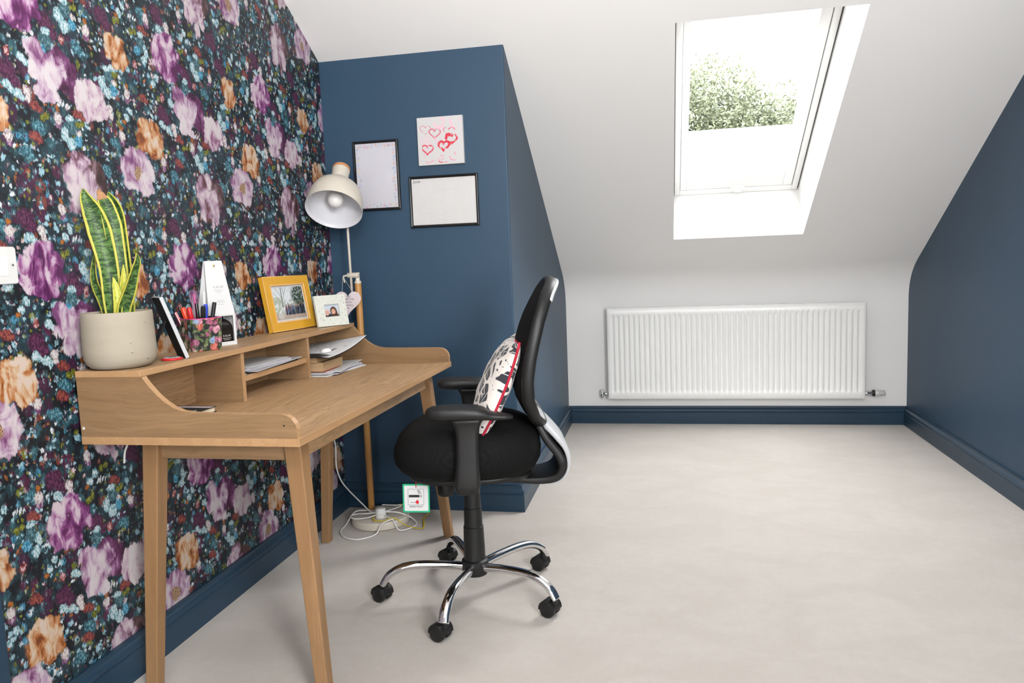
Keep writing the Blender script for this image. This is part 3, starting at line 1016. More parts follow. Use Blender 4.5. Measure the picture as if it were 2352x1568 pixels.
sx0, sx1, sv1 = gx0 + 0.033, gx1 - 0.033, fv1 - 0.036
bm = NB()
wbox(bm, sx0, 1.624, fv0 + 0.05, sv1, FN + 0.010, FN + 0.085)
wbox(bm, 2.166, sx1, fv0 + 0.05, sv1, FN + 0.010, FN + 0.085)
wbox(bm, 1.624, 2.166, 1.372, sv1, FN + 0.010, FN + 0.085)
wbox(bm, 1.624, 2.166, fv0 + 0.05, fv0 + 0.11, FN + 0.010, FN + 0.085)
sash = obj('sash', bm, M['pvc'], w1, bevel=0.003)
bm = NB()
wbox(bm, 1.624, 2.166, 1.368, 1.372, FN + 0.02, FN + 0.036)
wbox(bm, 1.6238, 1.6262, fv0 + 0.11, 1.372, FN + 0.022, FN + 0.036)
wbox(bm, 2.1638, 2.1662, fv0 + 0.11, 1.372, FN + 0.022, FN + 0.036)
obj('seal', bm, M['steel'], sash)
bm = NB()
wbox(bm, 1.624, 2.166, fv0 + 0.11, 1.372, FN + 0.040, FN + 0.046)
obj('pane', bm, M['glass'], w1)
bm = NB()
wbox(bm, 1.875, 1.955, sv1 - 0.02, sv1 + 0.004, FN - 0.008, FN + 0.012)
wbox(bm, 1.893, 1.937, sv1 - 0.008, sv1 + 0.02, FN - 0.014, FN - 0.004)
obj('latch', bm, M['pvc'], w1, bevel=0.003)

# ------------------------------------------------------------------ outside
bm = NB()
bm.faces.new([bm.verts.new(c) for c in ((-40, 6, -2.8), (45, 6, -2.8), (45, 90, -2.8), (-40, 90, -2.8))])
struct('ground', bm, M['lawn'], 'lawn outside far below the roof window')

hs = thing('house', 'pale slate-roofed outbuilding seen through the lower part of the roof window', 'house', (3.0, 12.0, -2.8))
bm = NB()
box(bm, -0.5, 8.5, 10.2, 15.0, -2.8, 1.55)
obj('wall', bm, M['render'], hs)
bm = NB()
prism(bm, [(9.9, 1.50), (12.6, 3.10), (15.3, 1.50)], lambda a, b, t: (t, a, b), -0.8, 8.8)
obj('roof', bm, M['roof'], hs)


def make_tree(name, label, base, crowns, seed, nleaf):
    rnd = random.Random(seed)
    t = thing(name, label, 'tree', base)
    bm = NB()
    x, y, z = base
    top = max(c[2] for c in crowns)
    tube(bm, smooth_path([(x, y, z), (x + 0.1, y, z + 2.2), (x - 0.1, y + 0.1, z + 4.2), (x + 0.1, y, top)], 5), [0.22] * 6 + [0.17] * 5 + [0.10] * 5, 10)
    for cx, cy, cz, r in crowns:
        tube(bm, smooth_path([(x, y, z + 3.6), ((x + cx) / 2, (y + cy) / 2, (z + 3.6 + cz) / 2 + 0.3), (cx, cy, cz)], 4), [0.09, 0.08, 0.08, 0.07, 0.06, 0.05, 0.05, 0.04, 0.03], 7)
    obj('trunk', bm, M['bark'], t, smooth=True)
    verts, faces = [], []
    tot = sum(c[3] ** 2 for c in crowns)
    for cx, cy, cz, r in crowns:
        for _ in range(int(nleaf * r * r / tot)):
            d = Vector((rnd.gauss(0, 1), rnd.gauss(0, 1), rnd.gauss(0, 1))).normalized()
            k = r * (rnd.random() ** 0.38) * (1 + 0.22 * math.sin(5 * d.x + 3 * d.z + seed) * math.cos(4 * d.y))
            c = Vector((cx, cy, cz)) + Vector((d.x * k, d.y * k, d.z * k * 0.9))
            a = Vector((rnd.gauss(0, 1), rnd.gauss(0, 1), rnd.gauss(0, 1))).normalized()
            b = a.orthogonal().normalized()
            s = rnd.uniform(0.03, 0.065)
            i = len(verts)
            verts += [c + a * s, c + b * s * 0.55, c - a * s, c - b * s * 0.55]
            faces.append((i, i + 1, i + 2, i + 3))
    me = bpy.data.meshes.new('foliage')
    me.from_pydata([tuple(q) for q in verts], [], faces)
    link('foliage', me, M['foliage'], t)
    return t


make_tree('tree', 'large leafy green tree standing beyond the outbuilding roof', (3.2, 17.5, -2.8),
          [(2.45, 17.2, 4.35, 1.15), (3.45, 17.6, 3.75, 1.25), (4.6, 17.3, 3.45, 1.15), (3.0, 17.4, 2.9, 1.5), (4.2, 17.5, 2.5, 1.5), (1.7, 17.6, 3.0, 1.2), (5.3, 17.6, 2.6, 1.2)], 3, 52000)

# ------------------------------------------------------------------ radiator
rx0, rx1, rz0, rz1, ry = 1.113, 2.697, 0.181, 0.781, YB - 0.100
rad = thing('radiator', 'long white ribbed panel radiator on the low back wall', 'radiator', ((rx0 + rx1) / 2, YB, rz0))
NR = 47
xa, xb = rx0 + 0.020, rx1 - 0.020
pit = (xb - xa) / NR
S = lambda a, b, x: (lambda t: t * t * (3 - 2 * t))(min(1, max(0, (x - a) / (b - a))))
cols = [rx0, rx0 + 0.003, xa - 0.001]
for k in range(NR):
    cols += [xa + pit * (k + f) for f in (0.0, 0.12, 0.24, 0.36, 0.5, 0.64, 0.76, 0.88)]
cols += [xb, rx1 - 0.003, rx1]
rows = [rz0, rz0 + 0.003, rz0 + 0.040, rz0 + 0.046, rz0 + 0.052, rz0 + 0.058, rz0 + 0.066, 0.36, 0.55, rz1 - 0.066, rz1 - 0.058, rz1 - 0.052, rz1 - 0.046, rz1 - 0.040, rz1 - 0.003, rz1]
bm = NB()
gv = []
for z in rows:
    rowv = []
    for x in cols:
        d = 0.0
        if xa <= x <= xb:
            ph = ((x - xa) / pit) % 1.0
            g_ = S(0.05, 0.38, ph) * S(0.95, 0.62, ph) if False else S(0.06, 0.36, ph) * (1 - S(0.64, 0.94, ph))
            ez = S(rz0 + 0.040, rz0 + 0.064, z) * (1 - S(rz1 - 0.064, rz1 - 0.040, z))
            d = 0.0085 * g_ * ez
        if x in (rx0, rx1) or z in (rz0, rz1):
            d = max(d, 0.003)
        rowv.append(bm.verts.new((x, ry + d, z)))
    gv.append(rowv)
for i in range(len(rows) - 1):
    for j in range(len(cols) - 1):
        bm.faces.new((gv[i][j], gv[i][j + 1], gv[i + 1][j + 1], gv[i + 1][j]))
ed = [e for e in bm.edges if len(e.link_faces) == 1]
ext = bmesh.ops.extrude_edge_only(bm, edges=ed)
nv = [g_ for g_ in ext['geom'] if isinstance(g_, bmesh.types.BMVert)]
for q in nv:
    q.co.y = ry + 0.014
bmesh.ops.holes_fill(bm, edges=[e for e in bm.edges if len(e.link_faces) == 1], sides=0)
obj('panel', bm, M['white_enamel'], rad, smooth=True).modifiers.new('es', 'EDGE_SPLIT').split_angle = math.radians(50)
for x in (rx0 - 0.001, rx1 - 0.002):
    bm = NB()
    box(bm, x, x + 0.003, ry + 0.010, ry + 0.062, rz0 + 0.012, rz1 - 0.004)
    obj('side_cover', bm, M['white_enamel'], rad)
bm = NB()
box(bm, rx0, rx1, ry + 0.006, ry + 0.012, rz1 - 0.004, rz1 + 0.001)
box(bm, rx0, rx1, ry + 0.056, ry + 0.062, rz1 - 0.004, rz1 + 0.001)
for k in range(120):
    x = rx0 + (rx1 - rx0) * (k + 0.25) / 120
    box(bm, x, x + 0.006, ry + 0.012, ry + 0.056, rz1 - 0.004, rz1 + 0.0005)
obj('top_grille', bm, M['white_enamel'], rad)
bm = NB()
box(bm, rx0 + 0.02, rx1 - 0.02, ry + 0.054, ry + 0.062, rz0 + 0.02, rz1 - 0.01)
obj('rear_panel', bm, M['white_enamel'], rad)
for x in (rx0 + 0.2, rx1 - 0.2):
    bm = NB()
    box(bm, x - 0.02, x + 0.02, ry + 0.060, YB - 0.0005, rz0 + 0.08, rz1 - 0.08)
    obj('bracket', bm, M['white_enamel'], rad)
vz = rz0 + 0.030
vy = ry + 0.036
bm = NB()
lathe(bm, [(0.004, 0), (0.009, 0.0), (0.009, 0.018), (0.012, 0.018), (0.012, 0.030), (0.009, 0.030), (0.009, 0.046)], 16, (rx0 + 0.002, vy, vz), (-1, 0, 0))
lathe(bm, [(0.003, -0.022), (0.010, -0.022), (0.010, 0.006), (0.0, 0.008)], 16, (rx0 - 0.044, vy, vz), (0, 0, 1))
tube(bm, [(rx0 - 0.044, vy, vz - 0.02), (rx0 - 0.044, vy + 0.02, vz - 0.03), (rx0 - 0.044, YB - 0.0005, vz - 0.03)], 0.0065, 10)
lv = obj('lockshield_valve', bm, M['chrome'], rad, smooth=True, bevel=0.001)
bm = NB()
lathe(bm, [(0.0, 0.0), (0.011, 0.0), (0.011, 0.016), (0.008, 0.019), (0.0, 0.019)], 16, (rx0 - 0.044, vy, vz + 0.008), (0, 0, 1))
obj('cap', bm, M['white_plastic'], lv, smooth=True, bevel=0.001)
bm = NB()
lathe(bm, [(0.004, 0), (0.009, 0.0), (0.009, 0.012), (0.013, 0.012), (0.013, 0.026), (0.010, 0.026), (0.011, 0.052), (0.0, 0.052)], 16, (rx1 - 0.002, vy, vz), (1, 0, 0))
tube(bm, [(rx1 + 0.036, vy, vz), (rx1 + 0.036, vy + 0.02, vz - 0.01), (rx1 + 0.036, YB - 0.0005, vz - 0.012)], 0.0075, 10)
tv = obj('thermostatic_valve', bm, M['chrome'], rad, smooth=True, bevel=0.001)
bm = NB()
lathe(bm, [(0.0, 0.0), (0.019, 0.0), (0.020, 0.004), (0.020, 0.012), (0.0, 0.012)], 24, (rx1 + 0.050, vy, vz), (1, 0, 0))
obj('collar', bm, M['black_plastic'], tv, smooth=True, bevel=0.001)
bm = NB()
lathe(bm, [(0.0, 0.0), (0.021, 0.0), (0.021, 0.020), (0.018, 0.024), (0.0165, 0.056), (0.014, 0.062), (0.0, 0.062)], 24, (rx1 + 0.062, vy, vz), (1, 0, 0))
obj('dial', bm, M['white_plastic'], tv, smooth=True, bevel=0.001)
bm = NB()
lathe(bm, [(0.0, 0.0), (0.0168, 0.0), (0.0168, 0.010), (0.0, 0.010)], 24, (rx1 + 0.108, vy, vz), (1, 0, 0))
obj('marker_ring', bm, M['silver'], tv, smooth=True)

# ------------------------------------------------------------------ light switch
sw = thing('light_switch', 'white rocker light switch on the wallpapered wall by the door', 'light switch', (0, 1.088, 1.156))
bm = NB()
loft(bm, [[Vector((x, 1.088 + a, 1.156 + b)) for a, b in rrect(0.086 * k, 0.086 * k, 0.006)] for x, k in ((0.0003, 1.0), (0.006, 1.0), (0.009, 0.965))])
obj('plate', bm, M['white_plastic'], sw, smooth=False)
bm = NB()
loft(bm, [[Vector((x + (b * 0.06 if x > 0.009 else 0), 1.088 + a, 1.156 + b)) for a, b in rrect(0.028, 0.046, 0.003)] for x in (0.006, 0.0115)])
obj('rocker', bm, M['white_enamel'], sw)
for s in (-1, 1):
    bm = NB()
    lathe(bm, [(0, 0), (0.0033, 0), (0.0033, 0.0012), (0, 0.0008)], 12, (0.0085, 1.088 + s * 0.030, 1.156), (1, 0, 0))
    obj('screw', bm, M['steel'], sw)

# ================================================================== DESK
DY0, DY1 = 1.250, 2.570
desk = thing('writing_desk', 'light oak writing desk with raised pigeonhole shelf against the wallpapered wall', 'desk', (0.32, 1.91, 0))


def edged(name, bm, mats, parent, test, **k):
    o = obj(name, bm, mats, parent, **k)
    for pl in o.data.polygons:
        if test(pl.normal):
            pl.material_index = 1
    return o


bm = NB()
box(bm, 0.026, 0.625, DY0, DY1, 0.700, 0.7205)
edged('desktop', bm, [M['oak_y'], M['oak_edge']], desk, lambda n: abs(n.z) < 0.5, bevel=0.0012)
prof_p = [(0.028, 0.7205), (0.620, 0.7205), (0.621, 0.744), (0.617, 0.757), (0.608, 0.769), (0.595, 0.7765), (0.580, 0.779), (0.40, 0.781), (0.345, 0.7825), (0.318, 0.7865), (0.295, 0.795), (0.273, 0.809), (0.252, 0.827), (0.233, 0.848), (0.219, 0.866), (0.2155, 0.872), (0.028, 0.872)]
for y in (DY0, DY1 - 0.018):
    bm = NB()
    prism(bm, prof_p, lambda a, b, t: (a, t, b), y, y + 0.018)
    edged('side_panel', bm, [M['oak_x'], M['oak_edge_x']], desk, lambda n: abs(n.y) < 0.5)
bm = NB()
box(bm, 0.026, 0.212, DY0, DY1, 0.872, 0.888)
edged('top_shelf', bm, [M['oak_y'], M['oak_edge']], desk, lambda n: abs(n.z) < 0.5, bevel=0.001)
bm = NB()
box(bm, 0.028, 0.040, DY0 + 0.018, DY1 - 0.018, 0.7205, 0.872)
obj('back_panel', bm, M['oak_y'], desk)
for y in (1.712, 2.150):
    bm = NB()
    box(bm, 0.040, 0.205, y, y + 0.018, 0.7205, 0.872)
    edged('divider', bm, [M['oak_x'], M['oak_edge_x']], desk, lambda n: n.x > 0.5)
bm = NB()
box(bm, 0.040, 0.200, 1.730, 2.150, 0.780, 0.797)
edged('pigeonhole_shelf', bm, [M['oak_y'], M['oak_edge']], desk, lambda n: n.x > 0.5)


def leg(top, bot, wt=0.046, wb=0.034):
    bm = NB()
    a, b = Vector(top), Vector(bot)
    rings = []
    for c, w_ in ((b, wb), (a, wt)):
        h = w_ / 2
        rings.append([Vector((c.x + sx * h, c.y + sy * h, c.z)) for sx, sy in ((-1, -1), (1, -1), (1, 1), (-1, 1))])
    loft(bm, rings)
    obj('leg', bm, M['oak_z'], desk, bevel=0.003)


leg((0.166, 1.345, 0.700), (0.104, 1.333, 0.0))
leg((0.563, 1.348, 0.700), (0.604, 1.336, 0.0))
leg((0.152, 2.410, 0.700), (0.106, 2.405, 0.0))
leg((0.563, 2.400, 0.700), (0.598, 2.508, 0.0))
for nm, c in (('end_rail', (0.185, 0.545, 1.338, 1.356)), ('end_rail', (0.172, 0.545, 2.395, 2.413))):
    bm = NB()
    box(bm, c[0], c[1], c[2], c[3], 0.643, 0.700)
    obj(nm, bm, M['oak_x'], desk, bevel=0.001)
for nm, c in (('front_rail', (0.556, 0.574, 1.368, 2.382)), ('back_rail', (0.150, 0.168, 1.362, 2.390))):
    bm = NB()
    box(bm, c[0], c[1], c[2], c[3], 0.643, 0.700)
    obj(nm, bm, M['oak_y'], desk, bevel=0.001)
bm = NB()
lathe(bm, [(0, 0), (0.004, 0), (0.0035, 0.001), (0, 0.001)], 12, (0.036, DY0 + 0.0002, 0.742), (0, -1, 0))
obj('screw_cap', bm, M['white_plastic'], desk)
bm = NB()
lathe(bm, [(0, 0), (0.0024, 0), (0.002, 0.0006), (0, 0.0006)], 12, (0.588, DY0 + 0.0002, 0.752), (0, -1, 0))
obj('screw_cap', bm, M['ink'], desk)
# ================================================================== OFFICE CHAIR (local: +x forward, +y near side)
chair = thing('office_chair', 'black mesh-back office chair with armrests on a chrome five-star base', 'chair', (0.845, 1.985, 0.0), math.radians(193))
CM = WM[chair.name]


def lobj(name, bm, m, parent=chair, **k):
    return obj(name, bm, m, parent, local=True, **k)


def sring(cx, ax, ay, z, n=2.7, seg=56, droop=0.0):
    out = []
    for k in range(seg):
        a = 2 * math.pi * k / seg
        c, s = math.cos(a), math.sin(a)
        x = cx + ax * math.copysign(abs(c) ** (2 / n), c)
        y = ay * math.copysign(abs(s) ** (2 / n), s)
        zz = z - droop * max(0.0, (x - 0.08) / 0.16) ** 2 - 0.010 * max(0.0, (-0.12 - x) / 0.1)
        out.append(Vector((x, y, zz)))
    return out


bm = NB()
rings = []
for kx, ky, z, dr in ((0.60, 0.55, 0.452, 0.0), (0.84, 0.82, 0.458, 0.0), (0.925, 0.92, 0.476, 0.004), (0.985, 0.985, 0.505, 0.010), (1.0, 1.0, 0.535, 0.016), (0.985, 0.99, 0.563, 0.024), (0.94, 0.95, 0.589, 0.030), (0.85, 0.86, 0.606, 0.034), (0.68, 0.68, 0.615, 0.034), (0.42, 0.42, 0.618, 0.03), (0.12, 0.12, 0.619, 0.03)):
    rings.append(sring(0.006, 0.240 * kx, 0.245 * ky, z, droop=dr))
loft(bm, rings)
lobj('seat', bm, M['seat_fabric'], smooth=True)
bm = NB()
loft(bm, [sring(0.0, 0.20 * k, 0.19 * k, z) for k, z in ((0.9, 0.436), (1.0, 0.442), (1.02, 0.456), (0.98, 0.462))])
lobj('seat_pan', bm, M['black_plastic'], smooth=True)

# backrest
BX = [(0.560, -0.262), (0.594, -0.238), (0.636, -0.208), (0.697, -0.189), (0.762, -0.187), (0.847, -0.201), (0.937, -0.227), (1.012, -0.256), (1.062, -0.287)]


def bx(z):
    return float(np.interp(z, [a for a, _ in BX], [b for _, b in BX]))


def back_loop(seg=72, k=1.0, n=3.0):
    out = []
    for i in range(seg):
        a = 2 * math.pi * i / seg
        c, s = math.cos(a), math.sin(a)
        y = 0.222 * math.copysign(abs(c) ** (2 / n), c)
        z = 0.826 + 0.228 * math.copysign(abs(s) ** (2 / n), s)
        y *= 1.0 - 0.10 * max(0, (z - 0.85) / 0.2) ** 1.5 - 0.14 * max(0, (0.72 - z) / 0.13) ** 1.5
        out.append((y * k, 0.826 + (z - 0.826) * k))
    return out


loop = back_loop()
bm = NB()
tube(bm, [(bx(z) - 0.002, y, z) for y, z in loop], 0.0125, 12, closed=True, flat=1.55, up=Vector((1, 0, 0)))
lobj('back_frame', bm, M['black_plastic'], smooth=True)
bm = NB()
rg = []
for k in (1.0, 0.985, 0.95, 0.88, 0.78, 0.64, 0.48, 0.30, 0.12):
    rg.append([Vector((bx(z) + 0.014 + 0.030 * (1 - k ** 2.2) ** 0.8, y, z)) for y, z in back_loop(k=k * 0.985)])
R_ = loft(bm, rg, caps=False)
bm.faces.new(R_[-1])
sol = lobj('back_mesh', bm, M['mesh'], smooth=True).modifiers.new('thick', 'SOLIDIFY')
sol.thickness = 0.004
bm = NB()
tube(bm, [(bx(z) - 0.018, y, z) for y, z in loop if z > 0.985], 0.006, 8, flat=1.3, up=Vector((1, 0, 0)))
lobj('back_trim', bm, M['silver'], smooth=True)


def band(bm, path, thick, wid):
    path = [Vector((a, 0, b)) for a, b in path]
    P = smooth_path(path, 6)
    rings = []
    n = len(P)
    for i, p in enumerate(P):
        t = (P[min(i + 1, n - 1)] - P[max(i - 1, 0)]).normalized()
        nn = Vector((-t.z, 0, t.x))
        f = i / (n - 1)
        th = float(np.interp(f, np.linspace(0, 1, len(thick)), thick)) / 2
        w_ = float(np.interp(f, np.linspace(0, 1, len(wid)), wid))
        ring = []
        for a, b in rrect(2 * th, 2 * w_, th * 0.7, 3):
            ring.append(p + nn * a + Vector((0, b, 0)))
        rings.append(ring)
    loft(bm, rings)


bm = NB()
band(bm, [(-0.205, 0.655), (-0.222, 0.605), (-0.250, 0.550), (-0.286, 0.500), (-0.298, 0.462), (-0.284, 0.430), (-0.250, 0.416), (-0.195, 0.414), (-0.10, 0.422), (-0.02, 0.428)], [0.020, 0.026, 0.030, 0.026, 0.022, 0.020], [0.085, 0.10, 0.105, 0.095, 0.08, 0.07])
lobj('back_support', bm, M['black_plastic'], smooth=True)
bm = NB()
band(bm, [(-0.222, 0.628), (-0.248, 0.596), (-0.280, 0.560), (-0.308, 0.520), (-0.318, 0.478), (-0.311, 0.438), (-0.288, 0.410), (-0.252, 0.399)], [0.014, 0.022, 0.020, 0.016, 0.010, 0.008, 0.007], [0.085, 0.092, 0.098, 0.098, 0.09, 0.085, 0.08])
lobj('support_cover', bm, M['silver'], smooth=True)

# armrests
for s in (1, -1):
    yc = 0.268 * s
    bm = NB()
    rings = []
    for x, w_, zt, zb in ((0.116, 0.010, 0.693, 0.682), (0.110, 0.024, 0.701, 0.673), (0.094, 0.034, 0.707, 0.667), (0.06, 0.040, 0.709, 0.664), (0.01, 0.042, 0.709, 0.663), (-0.03, 0.041, 0.706, 0.662), (-0.055, 0.037, 0.699, 0.662), (-0.070, 0.030, 0.689, 0.661), (-0.085, 0.026, 0.683, 0.660), (-0.115, 0.023, 0.678, 0.660), (-0.134, 0.017, 0.674, 0.661), (-0.141, 0.008, 0.670, 0.664)):
        zc, hz = (zt + zb) / 2, (zt - zb) / 2
        rings.append([Vector((x, yc + w_ * math.copysign(abs(math.cos(a)) ** 0.75, math.cos(a)), zc + hz * math.copysign(abs(math.sin(a)) ** 0.75, math.sin(a)))) for a in [2 * math.pi * k / 24 for k in range(24)]])
    loft(bm, rings)
    arm = lobj('armrest', bm, M['black_plastic'], smooth=True)
    bm = NB()
    rings = []
    for z, xa_, xb_, th in ((0.440, -0.022, 0.030, 0.014), (0.446, -0.032, 0.037, 0.019), (0.468, -0.037, 0.041, 0.021), (0.500, -0.036, 0.036, 0.020), (0.540, -0.036, 0.032, 0.019), (0.58, -0.037, 0.031, 0.019), (0.615, -0.038, 0.030, 0.019), (0.640, -0.041, 0.033, 0.020), (0.656, -0.048, 0.040, 0.023), (0.668, -0.058, 0.050, 0.028)):
        cx, hx = (xa_ + xb_) / 2, (xb_ - xa_) / 2
        rings.append([Vector((cx + a, yc + b, z)) for a, b in rrect(2 * hx, 2 * th, th * 0.75, 4)])
    loft(bm, rings)
    lobj('armrest_post', bm, M['black_plastic'], arm, smooth=True)
    bm = NB()
    tube(bm, [(0.002, yc, 0.452), (0.002, yc - 0.03 * s, 0.448), (0.002, 0.13 * s, 0.440), (0.002, 0.06 * s, 0.437)], [0.020, 0.020, 0.022, 0.024], 12, flat=0.6)
    lobj('armrest_bracket', bm, M['black_plastic'], arm, smooth=True)

# mechanism, knob and lever, gas column
bm = NB()
box(bm, -0.11, 0.12, -0.065, 0.065, 0.402, 0.446)
mech = lobj('tilt_mechanism', bm, M['black_plastic'], bevel=0.010)
bm = NB()
lathe(bm, [(0.010, 0.0), (0.024, 0.002), (0.027, 0.008), (0.027, 0.034), (0.024, 0.046), (0.012, 0.056)], 24, (0.082, 0.055, 0.372), (0, 0, 1))
lobj('tension_knob', bm, M['black_plastic'], mech, smooth=True)
bm = NB()
tube(bm, [(0.02, -0.05, 0.42), (0.02, -0.16, 0.42), (0.02, -0.20, 0.415)], [0.006, 0.006, 0.010], 8)
lobj('height_lever', bm, M['black_plastic'], mech, smooth=True)
bm = NB()
lathe(bm, [(0.014, 0.405), (0.0265, 0.404), (0.0275, 0.312), (0.0295, 0.310), (0.031, 0.248), (0.0335, 0.246), (0.036, 0.150), (0.036, 0.134), (0.044, 0.130), (0.046, 0.100), (0.040, 0.082), (0.012, 0.080)], 40)
lobj('gas_column', bm, M['black_plastic'], smooth=True).modifiers.new('es', 'EDGE_SPLIT').split_angle = math.radians(40)

BASE_A = [194 + 72 * k for k in range(5)]
for k in range(5):
    wa = math.radians(BASE_A[k] - 193)              # chair-local angle
    dx, dy = math.cos(wa), math.sin(wa)
    bm = NB()
    pr = smooth_path([(0.036 * dx, 0.036 * dy, 0.108), (0.11 * dx, 0.11 * dy, 0.117), (0.19 * dx, 0.19 * dy, 0.121), (0.245 * dx, 0.245 * dy, 0.114), (0.288 * dx, 0.288 * dy, 0.092), (0.313 * dx, 0.313 * dy, 0.058)], 7)
    rad_ = [float(np.interp(i / (len(pr) - 1), [0, 0.4, 0.7, 1.0], [0.0155, 0.0155, 0.0165, 0.0185])) for i in range(len(pr))]
    tube(bm, pr, rad_, 16, flat=[float(np.interp(i / (len(pr) - 1), [0, 0.6, 1.0], [0.95, 0.85, 0.62])) for i in range(len(pr))])
    leg_o = lobj('base_leg', bm, M['chrome'], smooth=True)
    # caster: twin wheels under a hood
    px_, py_ = 0.304 * dx, 0.304 * dy
    ca = math.radians(247 - 193)                     # wheel axle direction, in chair-local angle
    ax_ = Vector((math.cos(ca), math.sin(ca), 0))
    tr = Vector((-ax_.y, ax_.x, 0))
    cc = Vector((px_, py_, 0.0268)) + tr * (-0.016)
    cas = None
    bm = NB()
    lathe(bm, [(0.005, 0.0), (0.0055, 0.0), (0.0055, 0.040), (0.010, 0.040), (0.010, 0.046), (0.004, 0.046)], 12, (px_, py_, 0.034), (0, 0, 1))
    cas = lobj('caster', bm, M['chrome'], leg_o, smooth=True)
    bm = NB()
    hood = []
    for a in [math.radians(q) for q in range(-8, 189, 14)]:
        hood.append((math.cos(a) * 0.0285, math.sin(a) * 0.0285 + 0.001))
    inner = [(a * 0.8, b * 0.8) for a, b in reversed(hood)]
    prism(bm, hood + inner, lambda a, b, t: cc + tr * a + Vector((0, 0, b)) + ax_ * t, -0.0265, 0.0265)
    lathe(bm, [(0.004, 0), (0.011, 0), (0.011, 0.018), (0.008, 0.020), (0.004, 0.020)], 14, (px_, py_, 0.042), (0, 0, 1))
    lobj('caster_hood', bm, M['black_plastic'], leg_o, smooth=False, bevel=0.0015)
    for s in (-1, 1):
        bm = NB()
        lathe(bm, [(0.0, -0.002), (0.017, 0.0), (0.0235, 0.0), (0.0262, 0.004), (0.0262, 0.016), (0.0235, 0.020), (0.020, 0.021), (0.0, 0.0225)], 28, cc + ax_ * (0.0055 * s), ax_ * s)
        lobj('wheel', bm, M['black_plastic'], leg_o, smooth=True)

# cushion leaning on the backrest
cu = thing('cushion', 'black and white patterned cushion with red piping on the office chair', 'cushion', CM @ Vector((-0.10, 0.01, 0.60)), math.radians(193))
e1 = Vector((0.04, 1, 0)).normalized()
e2 = Vector((-0.138, 0.0, 0.300)).normalized()
e3 = e1.cross(e2).normalized()
if e3.x < 0:
    e3 = -e3
cc0 = Vector((-0.101, 0.032, 0.726))
CW, CH = 0.184, 0.168


def pil(u, v, side):
    w_ = CW * (1 - 0.09 * (1 - v * v) ** 1.0 * abs(u) ** 2)
    h_ = CH * (1 - 0.09 * (1 - u * u) ** 1.0 * abs(v) ** 2)
    t = max(0.0, (1 - u * u)) ** 0.5 * max(0.0, (1 - v * v)) ** 0.5
    t = t ** 0.8
    th = (0.056 if side > 0 else 0.040) * t
    wr = 0.0035 * math.sin(9 * u + 4 * v) * math.sin(7 * v - 3 * u) * t
    bow = -0.020 * (1 - v * v) * abs(u) ** 3 - 0.006 * abs(u * v) ** 2
    return cc0 + e1 * (u * w_) + e2 * (v * h_) + e3 * (side * th + bow + wr)


N_ = 34
for nm, sides in (('cover', (1, -1)),):
    me_v, me_f, uvs = [], [], []
    for side in sides:
        base = len(me_v)
        for j in range(N_ + 1):
            for i in range(N_ + 1):
                u = math.sin(math.pi / 2 * (2 * i / N_ - 1))
                v = math.sin(math.pi / 2 * (2 * j / N_ - 1))
                me_v.append(CM @ pil(u, v, side))
                uvs.append(((u + 1) / 2 + (0 if side > 0 else 0.37), (v + 1) / 2 + (0 if side > 0 else 1.21)))
        for j in range(N_):
            for i in range(N_):
                a = base + j * (N_ + 1) + i
                f = (a, a + 1, a + N_ + 2, a + N_ + 1)
                me_f.append(f if side > 0 else f[::-1])
    me = bpy.data.meshes.new(nm)
    me.from_pydata([tuple(q) for q in me_v], [], me_f)
    ul = me.uv_layers.new(name='UVMap')
    for lp in me.loops:
        ul.data[lp.index].uv = uvs[lp.vertex_index]
    link(nm, me, M['cushion'], cu, smooth=True)
bm = NB()
bd = []
for k in range(4 * 16):
    q, f = divmod(k, 16)
    f = f / 16 * 2 - 1
    u, v = ((f, -1), (1, f), (-f, 1), (-1, -f))[q]
    bd.append(CM @ pil(u, v, 1))
tube(bm, bd, 0.0042, 8, closed=True)
obj('piping', bm, M['piping'], cu, smooth=True)

# fire-label hang tag under the seat
tc = CM @ Vector((0.171, 0.125, 0.3895))
TB = basis(tc, (0.985, 0.17, -0.03), (0.02, 0, 1))
ht = thing('hang_tag', 'green-bordered fire label tag hanging from under the chair seat', 'label', tc)


def flat(name, poly, z, m, parent, th=0.0004, B=TB):
    bm = NB()
    prism(bm, poly, lambda a, b, t: B @ Vector((a, b, t)), z, z + th)
    return obj(name, bm, m, parent)


TW, TH = 0.0850, 0.0925
flat('card', rrect(TW, TH, 0.004), 0, M['green_card'], ht, 0.0008)
flat('face', rrect(TW * 0.885, TH * 0.885, 0.004), 0.0009, M['paper'], ht)
bx0, bx1, by0, by1 = -0.026, 0.024, -0.022, 0.030
bm = NB()
for a in ((bx0, bx1, by0, by0 + 0.0007), (bx0, bx1, by1 - 0.0007, by1), (bx0, bx0 + 0.0007, by0, by1), (bx1 - 0.0007, bx1, by0, by1)):
    prism(bm, [(a[0], a[2]), (a[1], a[2]), (a[1], a[3]), (a[0], a[3])], lambda p, q, t: TB @ Vector((p, q, t)), 0.0014, 0.0017)
prism(bm, [(bx0 + 0.003, 0.003), (bx1 - 0.014, 0.003), (bx1 - 0.014, 0.011), (bx0 + 0.003, 0.011)], lambda p, q, t: TB @ Vector((p, q, t)), 0.0014, 0.0017)
for k in range(3):
    x = bx1 - 0.020 + k * 0.0032
    prism(bm, [(x, 0.027), (x + 0.0013, 0.027), (x + 0.0023, 0.021), (x + 0.0053, 0.014), (x + 0.004, 0.014), (x + 0.001, 0.021)], lambda p, q, t: TB @ Vector((p, q, t)), 0.0014, 0.0017)
prism(bm, [(bx0 + 0.007, -0.0142), (0.004, -0.0142), (0.004, -0.0132), (bx0 + 0.007, -0.0132)], lambda p, q, t: TB @ Vector((p, q, t)), 0.0014, 0.0017)
